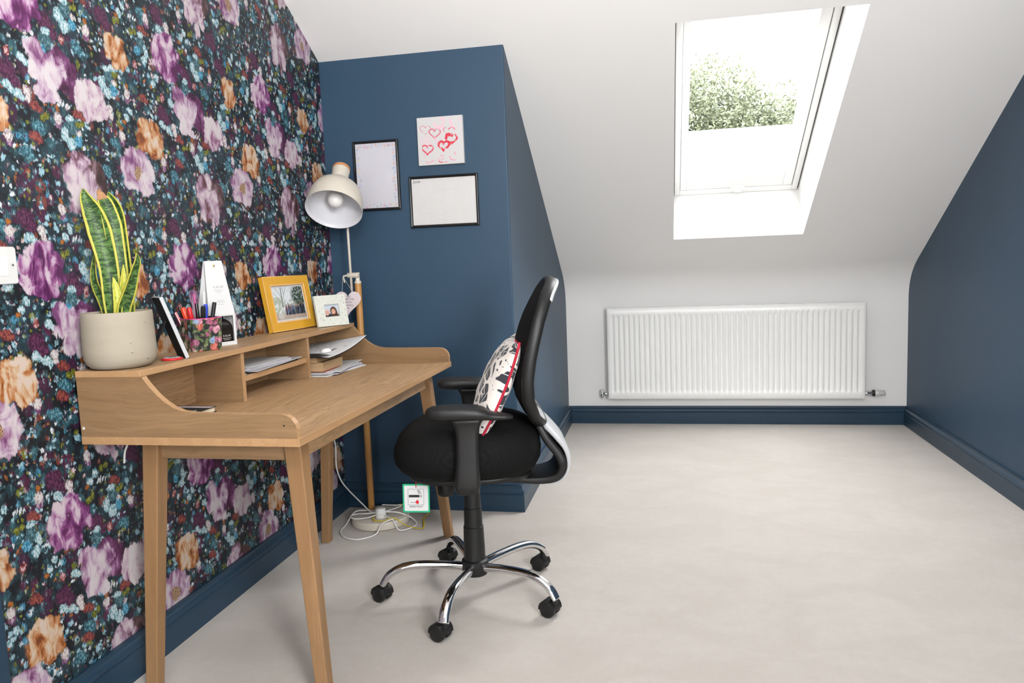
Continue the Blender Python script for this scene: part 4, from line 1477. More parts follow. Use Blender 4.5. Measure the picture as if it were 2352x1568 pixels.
obj('pictogram', bm, M['ink'], ht)
bm = NB()
for k in range(2):
    x = bx1 - 0.0128 + k * 0.004
    prism(bm, [(x, 0.003), (x + 0.003, 0.003), (x + 0.003, 0.011), (x, 0.011)], lambda p, q, t: TB @ Vector((p, q, t)), 0.0014, 0.0017)
obj('filter_mark', bm, M['grey_ink'], ht)
flat('flame', [(-0.001, -0.016), (0.004, -0.019), (0.008, -0.0165), (0.0085, -0.011), (0.0065, -0.0085), (0.0062, -0.006), (0.003, -0.0035), (0.0032, -0.008), (0.001, -0.0065), (-0.002, -0.0095), (-0.0022, -0.0135)], 0.0014, M['red'], ht, 0.0003)
text_obj('lettering', 'RESISTANT', 0.0082, TB @ Matrix.Translation((-0.0005, -0.0275, 0.0015)), M['ink'], ht, space=1.06)
flat('eyelet', [(0.0018 * math.cos(a), 0.0365 + 0.0018 * math.sin(a)) for a in [k * math.pi / 6 for k in range(12)]], 0.0014, M['ink'], ht, 0.0003)
bm = NB()
tube(bm, smooth_path([TB @ Vector((0, 0.0365, 0.0022)), TB @ Vector((0.0005, 0.047, 0.003)), TB @ Vector((-0.0005, 0.058, 0.001)), TB @ Vector((-0.0008, 0.066, -0.002))], 5), 0.0013, 6)
obj('string', bm, M['red'], ht, smooth=True)

# ================================================================== FLOOR LAMP
lamp = thing('floor_lamp', 'cream dome floor lamp with wooden pole and cork cap in the corner behind the desk', 'lamp', (0.245, 2.655, 0))
bm = NB()
lathe(bm, [(0.0, 0.0), (0.120, 0.0), (0.126, 0.004), (0.126, 0.029), (0.122, 0.034), (0.0, 0.035)], 56, (0.245, 2.655, 0), (0, 0, 1))
obj('base', bm, M['cream_metal'], lamp, smooth=True, bevel=0.001)
bm = NB()
lathe(bm, [(0.0, 0.0), (0.0145, 0.0), (0.0145, 1.012), (0.0, 1.012)], 24, (0.176, 2.722, 0.0345), (0, 0, 1))
obj('pole', bm, M['bamboo'], lamp, smooth=True, bevel=0.001)
bm = NB()
lathe(bm, [(0.0, 0.0), (0.0150, 0.0), (0.0150, 0.008), (0.0095, 0.014), (0.0095, 0.048), (0.0, 0.048)], 20, (0.176, 2.722, 1.0465), (0, 0, 1))
lathe(bm, [(0.0, -0.030), (0.0115, -0.030), (0.0115, 0.018), (0.009, 0.018), (0.009, 0.022), (0.0, 0.022)], 20, (0.165, 2.712, 1.083), (1, -0.1, 0))
obj('clamp', bm, M['cream_metal'], lamp, smooth=True, bevel=0.001)
bm = NB()
tube(bm, [(0.137, 2.712, 1.083), (0.116, 2.712, 1.081)], 0.0045, 10)
tube(bm, smooth_path([(0.118, 2.708, 1.083), (0.119, 2.704, 1.070), (0.123, 2.704, 1.052)], 4), 0.0034, 8)
obj('clamp_screw', bm, M['cream_metal'], lamp, smooth=True)
A_ = Vector((0.075, -0.61, -0.787)).normalized()
T_ = Vector((0.146, 2.692, 1.540))
bm = NB()
tube(bm, [(0.151, 2.710, 0.955), (0.150, 2.708, 1.25), (0.150, 2.704, 1.452)], 0.0056, 12)
obj('arm', bm, M['cream_metal'], lamp, smooth=True)
bm = NB()
sp = [(0.0365, 0.016), (0.0370, 0.018), (0.0350, 0.050), (0.0345, 0.072), (0.0375, 0.084), (0.052, 0.094), (0.072, 0.106), (0.092, 0.126), (0.1045, 0.152), (0.1120, 0.182), (0.1155, 0.212), (0.1160, 0.236)]
inn = [(0.1140, 0.236), (0.1132, 0.212), (0.1098, 0.182), (0.1020, 0.153), (0.0900, 0.128), (0.0700, 0.109), (0.050, 0.0975), (0.030, 0.090)]
lathe(bm, sp, 56, T_, A_)
for f in [f for f in bm.faces if len(f.verts) > 8]:
    bm.faces.remove(f)
shade = obj('shade', bm, M['cream_metal'], lamp, smooth=True)
bm = NB()
lathe(bm, [(0.1160, 0.236)] + inn, 56, T_, A_)
for f in [f for f in bm.faces if len(f.verts) > 8]:
    if (f.calc_center_median() - T_).dot(A_) > 0.2:
        bm.faces.remove(f)
obj('inner_reflector', bm, M['white_inner'], shade, smooth=True)
bm = NB()
lathe(bm, [(0.0, 0.0), (0.034, 0.0), (0.0375, 0.003), (0.0375, 0.0175), (0.0, 0.0175)], 40, T_, A_)
obj('cork_cap', bm, M['cork'], shade, smooth=True, bevel=0.001)
bm = NB()
lathe(bm, [(0.0, 0.091), (0.020, 0.091), (0.020, 0.118), (0.0, 0.118)], 24, T_, A_)
obj('bulb_holder', bm, M['grey_ink'], shade, smooth=True, bevel=0.001)
bm = NB()
lathe(bm, [(0.0, 0.117), (0.013, 0.118), (0.017, 0.132), (0.026, 0.150), (0.0315, 0.168), (0.0320, 0.182), (0.0265, 0.200), (0.015, 0.211), (0.0, 0.214)], 28, T_, A_)
obj('bulb', bm, M['bulb'], lamp, smooth=True)

# power lead of the lamp up behind the desk, coil on the base
bm = NB()
tube(bm, smooth_path([(0.012, 2.690, 0.560), (0.016, 2.690, 0.42), (0.036, 2.690, 0.334), (0.034, 2.690, 0.235), (0.052, 2.692, 0.170), (0.085, 2.690, 0.128), (0.125, 2.680, 0.095), (0.17, 2.665, 0.062), (0.205, 2.640, 0.046)], 7), 0.0032, 8)
obj_c = obj('power_cable', bm, M['cable_white'], smooth=True)
tag(obj_c, 'white power cable hanging from behind the desk down to the lamp base', 'cable')
pl_ = thing('cable_plug', 'white cylindrical plug standing on the lamp base among the cables', 'plug', (0.262, 2.615, 0.035))
bm = NB()
lathe(bm, [(0.0, 0.0), (0.0235, 0.0), (0.0235, 0.026), (0.0215, 0.028), (0.0215, 0.036), (0.018, 0.040), (0.0, 0.041)], 28, (0.262, 2.615, 0.0352), (0, 0, 1))
obj('body', bm, M['white_enamel'], pl_, smooth=True, bevel=0.001)
bm = NB()
for a in (0.3, 1.5, 2.6):
    tube(bm, [(0.262 + 0.020 * math.cos(a), 2.615 + 0.020 * math.sin(a), 0.060), (0.262 + 0.040 * math.cos(a), 2.615 + 0.040 * math.sin(a), 0.058)], 0.004, 8)
obj('strain_relief', bm, M['cable_white'], pl_, smooth=True)
LOOPS = [
    [(0.243, 2.628, 0.052), (0.20, 2.612, 0.050), (0.145, 2.618, 0.044), (0.130, 2.590, 0.041), (0.165, 2.570, 0.040), (0.215, 2.585, 0.042), (0.243, 2.605, 0.048)],
    [(0.285, 2.622, 0.056), (0.33, 2.640, 0.050), (0.385, 2.660, 0.020), (0.420, 2.620, 0.006), (0.400, 2.560, 0.006), (0.365, 2.545, 0.008), (0.33, 2.575, 0.040), (0.283, 2.602, 0.046)],
    [(0.335, 2.590, 0.041), (0.300, 2.530, 0.038), (0.285, 2.490, 0.006), (0.235, 2.432, 0.004), (0.170, 2.445, 0.004), (0.118, 2.510, 0.004), (0.110, 2.585, 0.006), (0.125, 2.650, 0.041), (0.165, 2.680, 0.040), (0.225, 2.650, 0.045)],
    [(0.243, 2.622, 0.064), (0.235, 2.700, 0.052), (0.215, 2.760, 0.040), (0.275, 2.745, 0.045), (0.315, 2.735, 0.048), (0.290, 2.665, 0.052), (0.275, 2.636, 0.055)],
]
bm = NB()
for L_ in LOOPS:
    tube(bm, smooth_path(L_, 8), 0.0030, 8)
o = obj('cable_bundle', bm, M['cable_white'], smooth=True)
tag(o, 'tangle of white cables looped over and around the lamp base', 'cable')
bm = NB()
tube(bm, smooth_path([(0.238, 2.668, 0.052), (0.243, 2.632, 0.050), (0.236, 2.595, 0.041), (0.252, 2.562, 0.039), (0.295, 2.560, 0.039), (0.335, 2.585, 0.043), (0.385, 2.590, 0.010), (0.440, 2.575, 0.006), (0.462, 2.582, 0.005), (0.450, 2.630, 0.006), (0.428, 2.700, 0.006), (0.440, 2.735, 0.02), (0.40, 2.760, 0.03), (0.335, 2.768, 0.042), (0.290, 2.755, 0.044)], 8), 0.0034, 8, flat=0.6)
o = obj('network_cable', bm, M['cable_yellow'], smooth=True)
tag(o, 'yellow cable lying over the lamp base and carpet', 'cable')
bm = NB()
tube(bm, smooth_path([(0.008, 1.437, 0.705), (0.010, 1.432, 0.66), (0.008, 1.420, 0.635), (0.006, 1.416, 0.605)], 6), 0.0028, 8)
o = obj('thin_cable', bm, M['cable_white'], smooth=True)
tag(o, 'thin white cable hanging down the wallpaper behind the near end of the desk', 'cable')
# ================================================================== ON THE DESK SHELF
SZ = 0.8882
# potted snake plant
pp = thing('potted_snake_plant', 'variegated snake plant in a rough stone-coloured pot on the near end of the desk shelf', 'plant', (0.106, 1.320, SZ))
PC = Vector((0.106, 1.320, SZ))
bm = NB()
prof_o = [(0.0, 0.0), (0.056, 0.0), (0.070, 0.004), (0.0795, 0.013), (0.0850, 0.028), (0.0860, 0.050), (0.0850, 0.090), (0.0838, 0.120), (0.0830, 0.141), (0.0822, 0.1435), (0.0775, 0.1435), (0.0765, 0.141), (0.0765, 0.120), (0.0, 0.119)]
lathe(bm, prof_o, 64, PC, (0, 0, 1))
obj('pot', bm, M['concrete'], pp, smooth=True)
bm = NB()
lathe(bm, [(0.0, 0.0), (0.0764, 0.0), (0.0764, 0.004), (0.04, 0.008), (0.0, 0.007)], 32, PC + Vector((0, 0, 0.1195)), (0, 0, 1))
obj('soil', bm, plain('potting_soil', (0.03, 0.02, 0.014), 0.95, var=0.5, scale=150, bump=0.6, bscale=120), pp, smooth=True)
VDIR = Vector((0.63, -0.775, 0)).normalized()      # side the blades face


def blade(name, pts, wid, turn, m, fold=0.18, n=8):
    P = smooth_path(pts, n)
    Wd = [float(np.interp(i / (len(P) - 1), np.linspace(0, 1, len(wid)), wid)) for i in range(len(P))]
    V, F, UV = [], [], []
    K = 8
    L_ = 0.0
    for i, p in enumerate(P):
        t = (P[min(i + 1, len(P) - 1)] - P[max(i - 1, 0)]).normalized()
        if i:
            L_ += (P[i] - P[i - 1]).length
        tw = float(np.interp(i / (len(P) - 1), np.linspace(0, 1, len(turn)), turn))
        nn = Matrix.Rotation(math.radians(tw), 3, 'Z') @ VDIR
        side = t.cross(nn).normalized()
        nn = side.cross(t).normalized()
        for j in range(K + 1):
            s = j / K * 2 - 1
            V.append(p + side * (s * Wd[i] / 2) + nn * (fold * Wd[i] * (abs(s) ** 1.6 - 0.4)))
            UV.append((j / K, L_ * 5))
    for i in range(len(P) - 1):
        for j in range(K):
            a = i * (K + 1) + j
            F.append((a, a + 1, a + K + 2, a + K + 1))
    me = bpy.data.meshes.new(name)
    me.from_pydata([tuple(v) for v in V], [], F)
    ul = me.uv_layers.new(name='UVMap')
    for lp in me.loops:
        ul.data[lp.index].uv = UV[lp.vertex_index]
    o = link(name, me, m, pp, smooth=True)
    s = o.modifiers.new('thick', 'SOLIDIFY')
    s.thickness = 0.0022
    s.offset = 0
    return o


b0 = SZ + 0.118
blade('leaf', [(0.114, 1.302, b0), (0.113, 1.300, 1.06), (0.112, 1.300, 1.144), (0.097, 1.300, 1.232), (0.082, 1.300, 1.282), (0.066, 1.300, 1.318), (0.060, 1.300, 1.343)], [0.036, 0.042, 0.046, 0.056, 0.048, 0.028, 0.002], [4, 0, -4, -4, 0], M['leaf'])
blade('leaf', [(0.120, 1.326, b0), (0.125, 1.325, 1.06), (0.122, 1.325, 1.144), (0.114, 1.325, 1.247), (0.101, 1.325, 1.302), (0.092, 1.325, 1.320)], [0.030, 0.034, 0.038, 0.044, 0.036, 0.024], [18, 14, 10, 10, 8], M['leaf'])
blade('brown_tip', [(0.0935, 1.3245, 1.316), (0.090, 1.324, 1.327), (0.086, 1.324, 1.335), (0.089, 1.324, 1.341)], [0.026, 0.018, 0.012, 0.001], [8, 8], plain('dry_leaf_tip', (0.33, 0.17, 0.08), 0.8, var=0.3, scale=120), n=3)
blade('leaf', [(0.122, 1.346, b0), (0.122, 1.346, 1.06), (0.121, 1.345, 1.159), (0.117, 1.345, 1.270), (0.107, 1.345, 1.309), (0.093, 1.345, 1.336)], [0.028, 0.034, 0.038, 0.036, 0.026, 0.002], [-16, -20, -26, -30], M['leaf'])
blade('leaf', [(0.083, 1.318, b0), (0.078, 1.314, 1.05), (0.062, 1.310, 1.101), (0.060, 1.310, 1.139), (0.065, 1.312, 1.180)], [0.026, 0.028, 0.026, 0.020, 0.002], [-38, -44, -50, -48], M['leaf'])
blade('leaf', [(0.148, 1.290, b0), (0.152, 1.290, 1.040), (0.173, 1.290, 1.084), (0.193, 1.288, 1.130), (0.204, 1.288, 1.157), (0.204, 1.288, 1.177)], [0.028, 0.034, 0.032, 0.024, 0.018, 0.001], [24, 20, 34, 44], M['leaf'])
blade('leaf', [(0.136, 1.283, b0), (0.141, 1.283, 1.036), (0.143, 1.283, 1.072), (0.139, 1.284, 1.099), (0.134, 1.285, 1.120)], [0.014, 0.020, 0.020, 0.014, 0.001], [-6, 0, 10], M['leaf_yellow'])
blade('leaf', [(0.142, 1.302, b0), (0.143, 1.302, 1.049), (0.149, 1.302, 1.104), (0.152, 1.303, 1.150)], [0.020, 0.022, 0.018, 0.001], [12, 10, 6], M['leaf_yellow'])

# round badge
bd_ = thing('badge', 'round red-rimmed white button badge lying on the desk shelf near the pot', 'badge', (0.158, 1.452, SZ))
bm = NB()
lathe(bm, [(0.0, 0.0), (0.0265, 0.0), (0.0282, 0.002), (0.0276, 0.004), (0.0235, 0.0058), (0.0, 0.0062)], 36, (0.158, 1.452, SZ), (0, 0, 1))
obj('rim', bm, M['red'], bd_, smooth=True)
bm = NB()
lathe(bm, [(0.0, 0.0), (0.0222, 0.0), (0.0, 0.0006)], 36, (0.158, 1.452, SZ + 0.0061), (0, 0, 1))
obj('face', bm, M['paper'], bd_)
bm = NB()
for a, b, w_, h_ in ((-0.006, 0.004, 0.012, 0.0035), (0.003, -0.001, 0.015, 0.0035), (-0.004, -0.006, 0.010, 0.003), (0.006, 0.006, 0.005, 0.004)):
    box(bm, 0.158 + a - w_ / 2, 0.158 + a + w_ / 2, 1.452 + b - h_ / 2, 1.452 + b + h_ / 2, SZ + 0.0066, SZ + 0.0069)
obj('printed_mark', bm, M['ink'], bd_)


def stand_frame(name, label, cx, cy, yaw, tilt, w, h, border, depth, m_front, m_side, paint, nx, ny, mat_w, lip=0.006, z=SZ):
    """picture frame standing on the shelf: yaw = direction of its width, front normal = (sin, -cos)"""
    t = thing(name, label, 'photo frame', (cx, cy, z))
    wd = Vector((math.cos(yaw), math.sin(yaw), 0))
    nf = Vector((math.sin(yaw), -math.cos(yaw), 0))
    up = Vector((0, 0, 1)) * math.cos(tilt) - nf * math.sin(tilt)
    nt = nf * math.cos(tilt) + Vector((0, 0, 1)) * math.sin(tilt)
    B = Matrix(((wd.x, up.x, nt.x, cx), (wd.y, up.y, nt.y, cy), (wd.z, up.z, nt.z, z), (0, 0, 0, 1)))
    dz = depth * math.sin(tilt)
    B = Matrix.Translation((0, 0, dz)) @ B
    iw, ih = w / 2 - border, h / 2 - border
    bm = NB()
    rg = []
    for x, y, zz in ((w / 2, h / 2, -depth), (w / 2, h / 2, -0.001), (w / 2 - 0.001, h / 2 - 0.001, 0), (iw + lip, ih + lip, 0), (iw + lip, ih + lip, 0.0015), (iw + 0.001, ih + 0.001, 0.0012), (iw, ih, 0.000), (iw, ih, -0.007)):
        rg.append([B @ Vector((sx * x, h / 2 + sy * y, zz)) for sx, sy in ((-1, -1), (1, -1), (1, 1), (-1, 1))])
    loft(bm, rg, caps=False)
    o = obj('frame', bm, [m_front, m_side], t)
    for pl in o.data.polygons:
        c = B.inverted() @ (WM[o.name] @ pl.center)
        if abs(c.x) < iw + lip * 1.02 and abs(c.y - h / 2) < ih + lip * 1.02 and c.z > -0.002:
            pl.material_index = 1
    bm = NB()
    prism(bm, [(-w / 2 + 0.002, 0.002), (w / 2 - 0.002, 0.002), (w / 2 - 0.002, h - 0.002), (-w / 2 + 0.002, h - 0.002)], lambda a, b, q: B @ Vector((a, b, q)), -depth - 0.0005, -depth + 0.002)
    back = obj('backing_board', bm, M['black_card'], t)
    # strut
    bm = NB()
    foot = Vector((0, 0, -depth)) + Vector((0, 0, 0))
    hinge = B @ Vector((0, h * 0.62, -depth - 0.0005))
    ft = Vector((hinge.x, hinge.y, z + 0.001)) - nf * (0.27 * h)
    loft(bm, [[p + wd * a + nf * b for a, b in ((-0.016, 0), (0.016, 0), (0.016, -0.002), (-0.016, -0.002))] for p in (hinge, ft)])
    obj('strut', bm, M['black_card'], back)
    if mat_w:
        bm = NB()
        rg = [[B @ Vector((sx * x, h / 2 + sy * y, -0.0062)) for sx, sy in ((-1, -1), (1, -1), (1, 1), (-1, 1))] for x, y in ((iw, ih), (iw - mat_w, ih - mat_w))]
        loft(bm, rg, caps=False)
        obj('mount', bm, M['paper'], t)
    if paint is not None:
        painted_plane('photo', B @ Matrix.Translation((0, h / 2, -0.0066)), 2 * (iw - mat_w) + 0.001, 2 * (ih - mat_w) + 0.001, nx, ny, paint, M['photo'], t)
        bm = NB()
        prism(bm, [(-iw, h / 2 - ih), (iw, h / 2 - ih), (iw, h / 2 + ih), (-iw, h / 2 + ih)], lambda a, b, q: B @ Vector((a, b, q)), -0.0042, -0.0032)
        obj('pane', bm, M['frame_glass'], t)
    return t, B


rng = np.random.default_rng(5)


def vnoise(U, V, sx, sy, seed):
    r = np.random.default_rng(seed)
    g = r.random((int(sy) + 3, int(sx) + 3))
    x, y = U * sx, V * sy
    i, j = np.floor(x).astype(int), np.floor(y).astype(int)
    fx, fy = x - i, y - j
    fx, fy = fx * fx * (3 - 2 * fx), fy * fy * (3 - 2 * fy)
    i, j = np.clip(i, 0, int(sx) + 1), np.clip(j, 0, int(sy) + 1)
    return (g[j, i] * (1 - fx) + g[j, i + 1] * fx) * (1 - fy) + (g[j + 1, i] * (1 - fx) + g[j + 1, i + 1] * fx) * fy


def lerp(img, m, c):
    return img * (1 - m[..., None]) + np.array(c) * m[..., None]


def ell(U, V, cx, cy, rx, ry, soft=0.15):
    d = np.sqrt(((U - cx) / rx) ** 2 + ((V - cy) / ry) ** 2)
    return np.clip((1 + soft - d) / (2 * soft), 0, 1)


def group_photo(U, V):
    img = np.ones(U.shape + (3,)) * np.array((0.66, 0.70, 0.72))
    n1, n2 = vnoise(U, V, 18, 14, 1), vnoise(U, V, 46, 38, 2)
    img = lerp(img, ((V < 0.62) * (n1 > 0.42) * 0.6).astype(float), (0.30, 0.34, 0.28))
    img = lerp(img, ell(U, V, 0.86, 0.72, 0.26, 0.34, 0.2) * (0.55 + 0.45 * (n2 > 0.35)), (0.035, 0.06, 0.035))
    img = lerp(img, ((U < 0.34) & (V < 0.7)) * np.clip((0.4 - U) * 4, 0, 1) * (n1 > 0.3) * 0.7, (0.38, 0.44, 0.30))
    for x0, x1, y0, y1, w_ in ((0.27, 0.30, 0.35, 1.0, 0.013), (0.30, 0.12, 0.66, 1.0, 0.007), (0.29, 0.47, 0.58, 1.0, 0.007), (0.24, 0.05, 0.52, 0.86, 0.006), (0.46, 0.62, 0.85, 0.98, 0.005), (0.36, 0.36, 0.78, 1.0, 0.005)):
        t = np.clip((V - y0) / (y1 - y0), 0, 1)
        d = np.abs(U - (x0 + (x1 - x0) * t))
        img = lerp(img, ((d < w_) & (V >= y0) & (V <= y1)).astype(float) * 0.85, (0.09, 0.07, 0.06))
    img = lerp(img, (V < 0.20).astype(float), (0.44, 0.36, 0.30))
    img = lerp(img, ((V < 0.20) & (n2 > 0.6)).astype(float) * 0.4, (0.3, 0.22, 0.18))
    r = np.random.default_rng(11)
    for k in range(22):
        cx = 0.36 + 0.60 * (k / 21) + r.uniform(-0.01, 0.01)
        back = k % 2
        hy = (0.44 if back else 0.38) + r.uniform(-0.02, 0.03)
        c = [(0.03, 0.035, 0.06), (0.02, 0.02, 0.025), (0.10, 0.14, 0.22), (0.16, 0.05, 0.06), (0.05, 0.06, 0.05)][r.integers(0, 5)]
        img = lerp(img, ell(U, V, cx, hy - 0.12, 0.026, 0.11), c)
        img = lerp(img, ((np.abs(U - cx) < 0.016) & (V < hy - 0.16) & (V > 0.13)).astype(float), (0.03, 0.035, 0.055))
        img = lerp(img, ell(U, V, cx, hy + 0.005, 0.014, 0.022), (0.42, 0.24, 0.18))
        img = lerp(img, ell(U, V, cx, hy + 0.018, 0.014, 0.012), (0.06, 0.035, 0.02))
    img = lerp(img, ell(U, V, 0.17, 0.12, 0.10, 0.10) * 0.5, (0.62, 0.66, 0.62))
    return img


def couple_photo(U, V):
    img = np.ones(U.shape + (3,)) * np.array((0.52, 0.58, 0.66))
    img = lerp(img, (V < 0.35) * 0.5, (0.42, 0.46, 0.52))
    img = lerp(img, ell(U, V, 0.22, 0.02, 0.34, 0.30), (0.025, 0.028, 0.04))
    img = lerp(img, ell(U, V, 0.72, 0.0, 0.34, 0.24), (0.05, 0.045, 0.05))
    img = lerp(img, ell(U, V, 0.66, 0.45, 0.225, 0.36), (0.085, 0.035, 0.018))
    img = lerp(img, ell(U, V, 0.76, 0.28, 0.15, 0.26), (0.085, 0.035, 0.018))
    img = lerp(img, ell(U, V, 0.20, 0.38, 0.175, 0.25), (0.60, 0.34, 0.27))
    img = lerp(img, ell(U, V, 0.20, 0.56, 0.16, 0.08), (0.66, 0.48, 0.42))
    img = lerp(img, ell(U, V, 0.65, 0.42, 0.135, 0.22), (0.62, 0.34, 0.24))
    for cx, cy, d in ((0.20, 0.38, 0.07), (0.65, 0.43, 0.055)):
        for s in (-1, 1):
            img = lerp(img, ell(U, V, cx + s * d, cy + 0.06, 0.024, 0.016), (0.07, 0.04, 0.035))
        img = lerp(img, ell(U, V, cx, cy - 0.02, 0.022, 0.04) * 0.5, (0.48, 0.22, 0.16))
        img = lerp(img, ell(U, V, cx, cy - 0.10, 0.055, 0.018), (0.68, 0.55, 0.50))
    return img


yf, YBm = stand_frame('photo_frame', 'mustard yellow photo frame holding a group photo on the desk shelf', 0.099, 2.283, 1.388, 0.167, 0.263, 0.207, 0.036, 0.020, M['mustard'], M['mustard_edge'], group_photo, 150, 110, 0.006, 0.005)
bm = NB()
for z0 in (0.0002,):
    for a, b in (((-0.1315, 0.0), (0.1315, 0.0)), ((0.1315, 0.0), (0.1315, 0.207)), ((0.1315, 0.207), (-0.1315, 0.207)), ((-0.1315, 0.207), (-0.1315, 0.0))):
        tube(bm, [YBm @ Vector((a[0] * 0.992, a[1] * 0.992 + 0.0008, -0.001)), YBm @ Vector((b[0] * 0.992, b[1] * 0.992 + 0.0008, -0.001))], 0.0016, 6)
obj('worn_edge', bm, M['mustard_edge'], yf, smooth=True)

M['metal_leaf'] = plain('hammered_pewter', (0.60, 0.61, 0.55), 0.45, var=0.08, scale=60, bump=0.2, bscale=120)
sf, SBm = stand_frame('photo_frame', 'small pale studded metal photo frame with a photo of two people', 0.197, 2.414, 1.047, 0.188, 0.144, 0.124, 0.0375, 0.012, M['metal_leaf'], M['metal_leaf'], couple_photo, 90, 70, 0.0, 0.0)
studs = []
W_, H_ = 0.144, 0.124
for k in range(5):
    studs += [(-W_ / 2 + 0.012 + k * (W_ - 0.024) / 4, H_ - 0.010), (-W_ / 2 + 0.012 + k * (W_ - 0.024) / 4, 0.010)]
for k in range(1, 4):
    studs += [(-W_ / 2 + 0.012, 0.010 + k * (H_ - 0.020) / 4), (W_ / 2 - 0.012, 0.010 + k * (H_ - 0.020) / 4)]
for k in range(4):
    studs += [(-0.045 + k * 0.030, H_ - 0.026), (-0.045 + k * 0.030, 0.026)]
for k in range(1, 3):
    studs += [(-0.045, 0.026 + k * (H_ - 0.052) / 3), (0.045, 0.026 + k * (H_ - 0.052) / 3)]
first = None
for a, b in studs:
    bm = NB()
    lathe(bm, [(0.0, 0.0), (0.0026, 0.0), (0.0026, 0.0006), (0.0018, 0.0020), (0.0, 0.0026)], 12, SBm @ Vector((a, b, 0.0)), (SBm.to_3x3() @ Vector((0, 0, 1))))
    obj('stud', bm, M['chrome'], sf, smooth=True)

# black photo frame seen from behind
bf, BBm = stand_frame('photo_frame', 'black-backed photo frame with silver edge seen from behind on its strut', 0.1552, 1.5135, 2.404, 0.312, 0.100, 0.179, 0.014, 0.010, M['silver'], M['silver'], None, 2, 2, 0.0, 0.0)
bm = NB()
prism(bm, [(-0.042, 0.01), (0.042, 0.01), (0.042, 0.168), (-0.042, 0.168)], lambda a, b, q: BBm @ Vector((a, b, q)), -0.0066, -0.0056)
obj('photo', bm, M['paper_grey'], bf)

# pen pot (rounded square, floral print) and its pens
pt = thing('pen_pot', 'floral printed pen pot on the desk shelf', 'pot', (0.104, 1.672, SZ))
PPc = Vector((0.104, 1.672, 0))
pyaw = math.radians(58)


def pring(k, z, th=0.0):
    return [PPc + Matrix.Rotation(pyaw, 3, 'Z') @ Vector((a, b, 0)) + Vector((0, 0, z)) for a, b in rrect(0.094 * k - th, 0.094 * k - th, 0.014)]


bm = NB()
loft(bm, [pring(0.93, SZ), pring(0.96, SZ + 0.002), pring(1.06, SZ + 0.098), pring(1.06, SZ + 0.0985, 0.005), pring(0.95, SZ + 0.006, 0.005)])
obj('body', bm, M['floral'], pt)
bm = NB()
loft(bm, [pring(1.063, SZ + 0.0965, -0.0006), pring(1.065, SZ + 0.0987, -0.0006), pring(1.065, SZ + 0.0987, 0.0052), pring(1.063, SZ + 0.0965, 0.0052)], closed=True, caps=False)
obj('rim', bm, M['pink'], pt)


def pen(name, label, top, r, m, cap=None, capm=None, clip=False, tipm=None, base=None):
    tp = Vector(top)
    b_ = base or (PPc + (Vector((tp.x, tp.y, 0)) - PPc) * 0.40)
    bs = Vector((b_[0], b_[1], SZ + 0.010))
    ax = (tp - bs).normalized()
    L_ = (tp - bs).length
    t = thing(name, label, 'pen', bs, 0, 'pens in the floral pen pot')
    bm = NB()
    lathe(bm, [(0.0, 0.0), (r * 0.7, 0.0), (r, 0.004), (r, L_ - 0.003), (r * 0.85, L_), (0.0, L_)], 14, bs, ax)
    obj('barrel', bm, m, t, smooth=True, bevel=0.0005)
    if capm:
        bm = NB()
        lathe(bm, [(0.0, 0.0), (r * 1.22, 0.0), (r * 1.22, cap - 0.004), (r * 0.9, cap), (0.0, cap)], 14, tp + ax * 0.001 - ax * cap, ax)
        obj('cap', bm, capm, t, smooth=True, bevel=0.0005)
    if clip:
        bm = NB()
        s = Vector((0.62, -0.78, 0))
        tube(bm, [tp - ax * 0.002 + s * r * 0.6, tp - ax * 0.001 + s * (r + 0.002), tp - ax * 0.040 + s * (r + 0.0022)], 0.0012, 6)
        obj('clip', bm, capm or m, t)
    return t


n_ = NT('striped_pencil')
w__ = n_.math('PINGPONG', n_.math('MULTIPLY', n_.new('ShaderNodeSeparateXYZ').outputs[0], 1.0), 1.0)
n_.n.clear()
n_.out = n_.n.new('ShaderNodeOutputMaterial')
o3 = n_.sep(n_.coords('Normal'))
ang = n_.math('ARCTAN2', o3[1], o3[0])
M['striped'] = n_.bsdf(n_.mix(n_.math('GREATER_THAN', n_.math('PINGPONG', n_.math('MULTIPLY', ang, 1.6), 1.0), 0.5), (0.7, 0.6, 0.6), (0.5, 0.02, 0.05)), 0.4)
pen('pencil', 'red and white striped pencil leaning out of the left of the pen pot', (0.046, 1.640, 1.006), 0.0042, M['striped'])
pen('pen', 'thin black pen behind the striped pencil in the pen pot', (0.044, 1.662, 1.020), 0.0038, M['black_gloss'])
pen('marker_pen', 'orange red marker pen in the pen pot', (0.066, 1.648, 1.019), 0.0066, M['orange_red'], 0.04, M['orange_red'])
pen('marker_pen', 'rounded red capped pen in the pen pot', (0.092, 1.640, 1.019), 0.0062, M['red'], 0.045, M['red'])
pen('pencil', 'thin pink pencil standing tallest on the left of the pen pot', (0.080, 1.688, 1.058), 0.0026, M['pink'])
pen('pen', 'black pen standing between the red pen and the white pen', (0.105, 1.660, 1.031), 0.0048, M['black_gloss'])
pen('pen', 'white pen with dark spots standing tallest in the pen pot', (0.108, 1.698, 1.064), 0.0042, M['white_plastic'])
pen('pen', 'blue capped pen in the pen pot', (0.121, 1.682, 1.025), 0.0055, M['white_plastic'], 0.048, M['blue_pen'], True)
pen('pen', 'black pen with a clip hooked over the pot rim', (0.132, 1.652, 1.021), 0.0058, M['black_gloss'], 0.05, M['black_plastic'], True)
pen('marker_pen', 'thick black marker at the right of the pen pot', (0.146, 1.690, 1.031), 0.0062, M['black_plastic'])

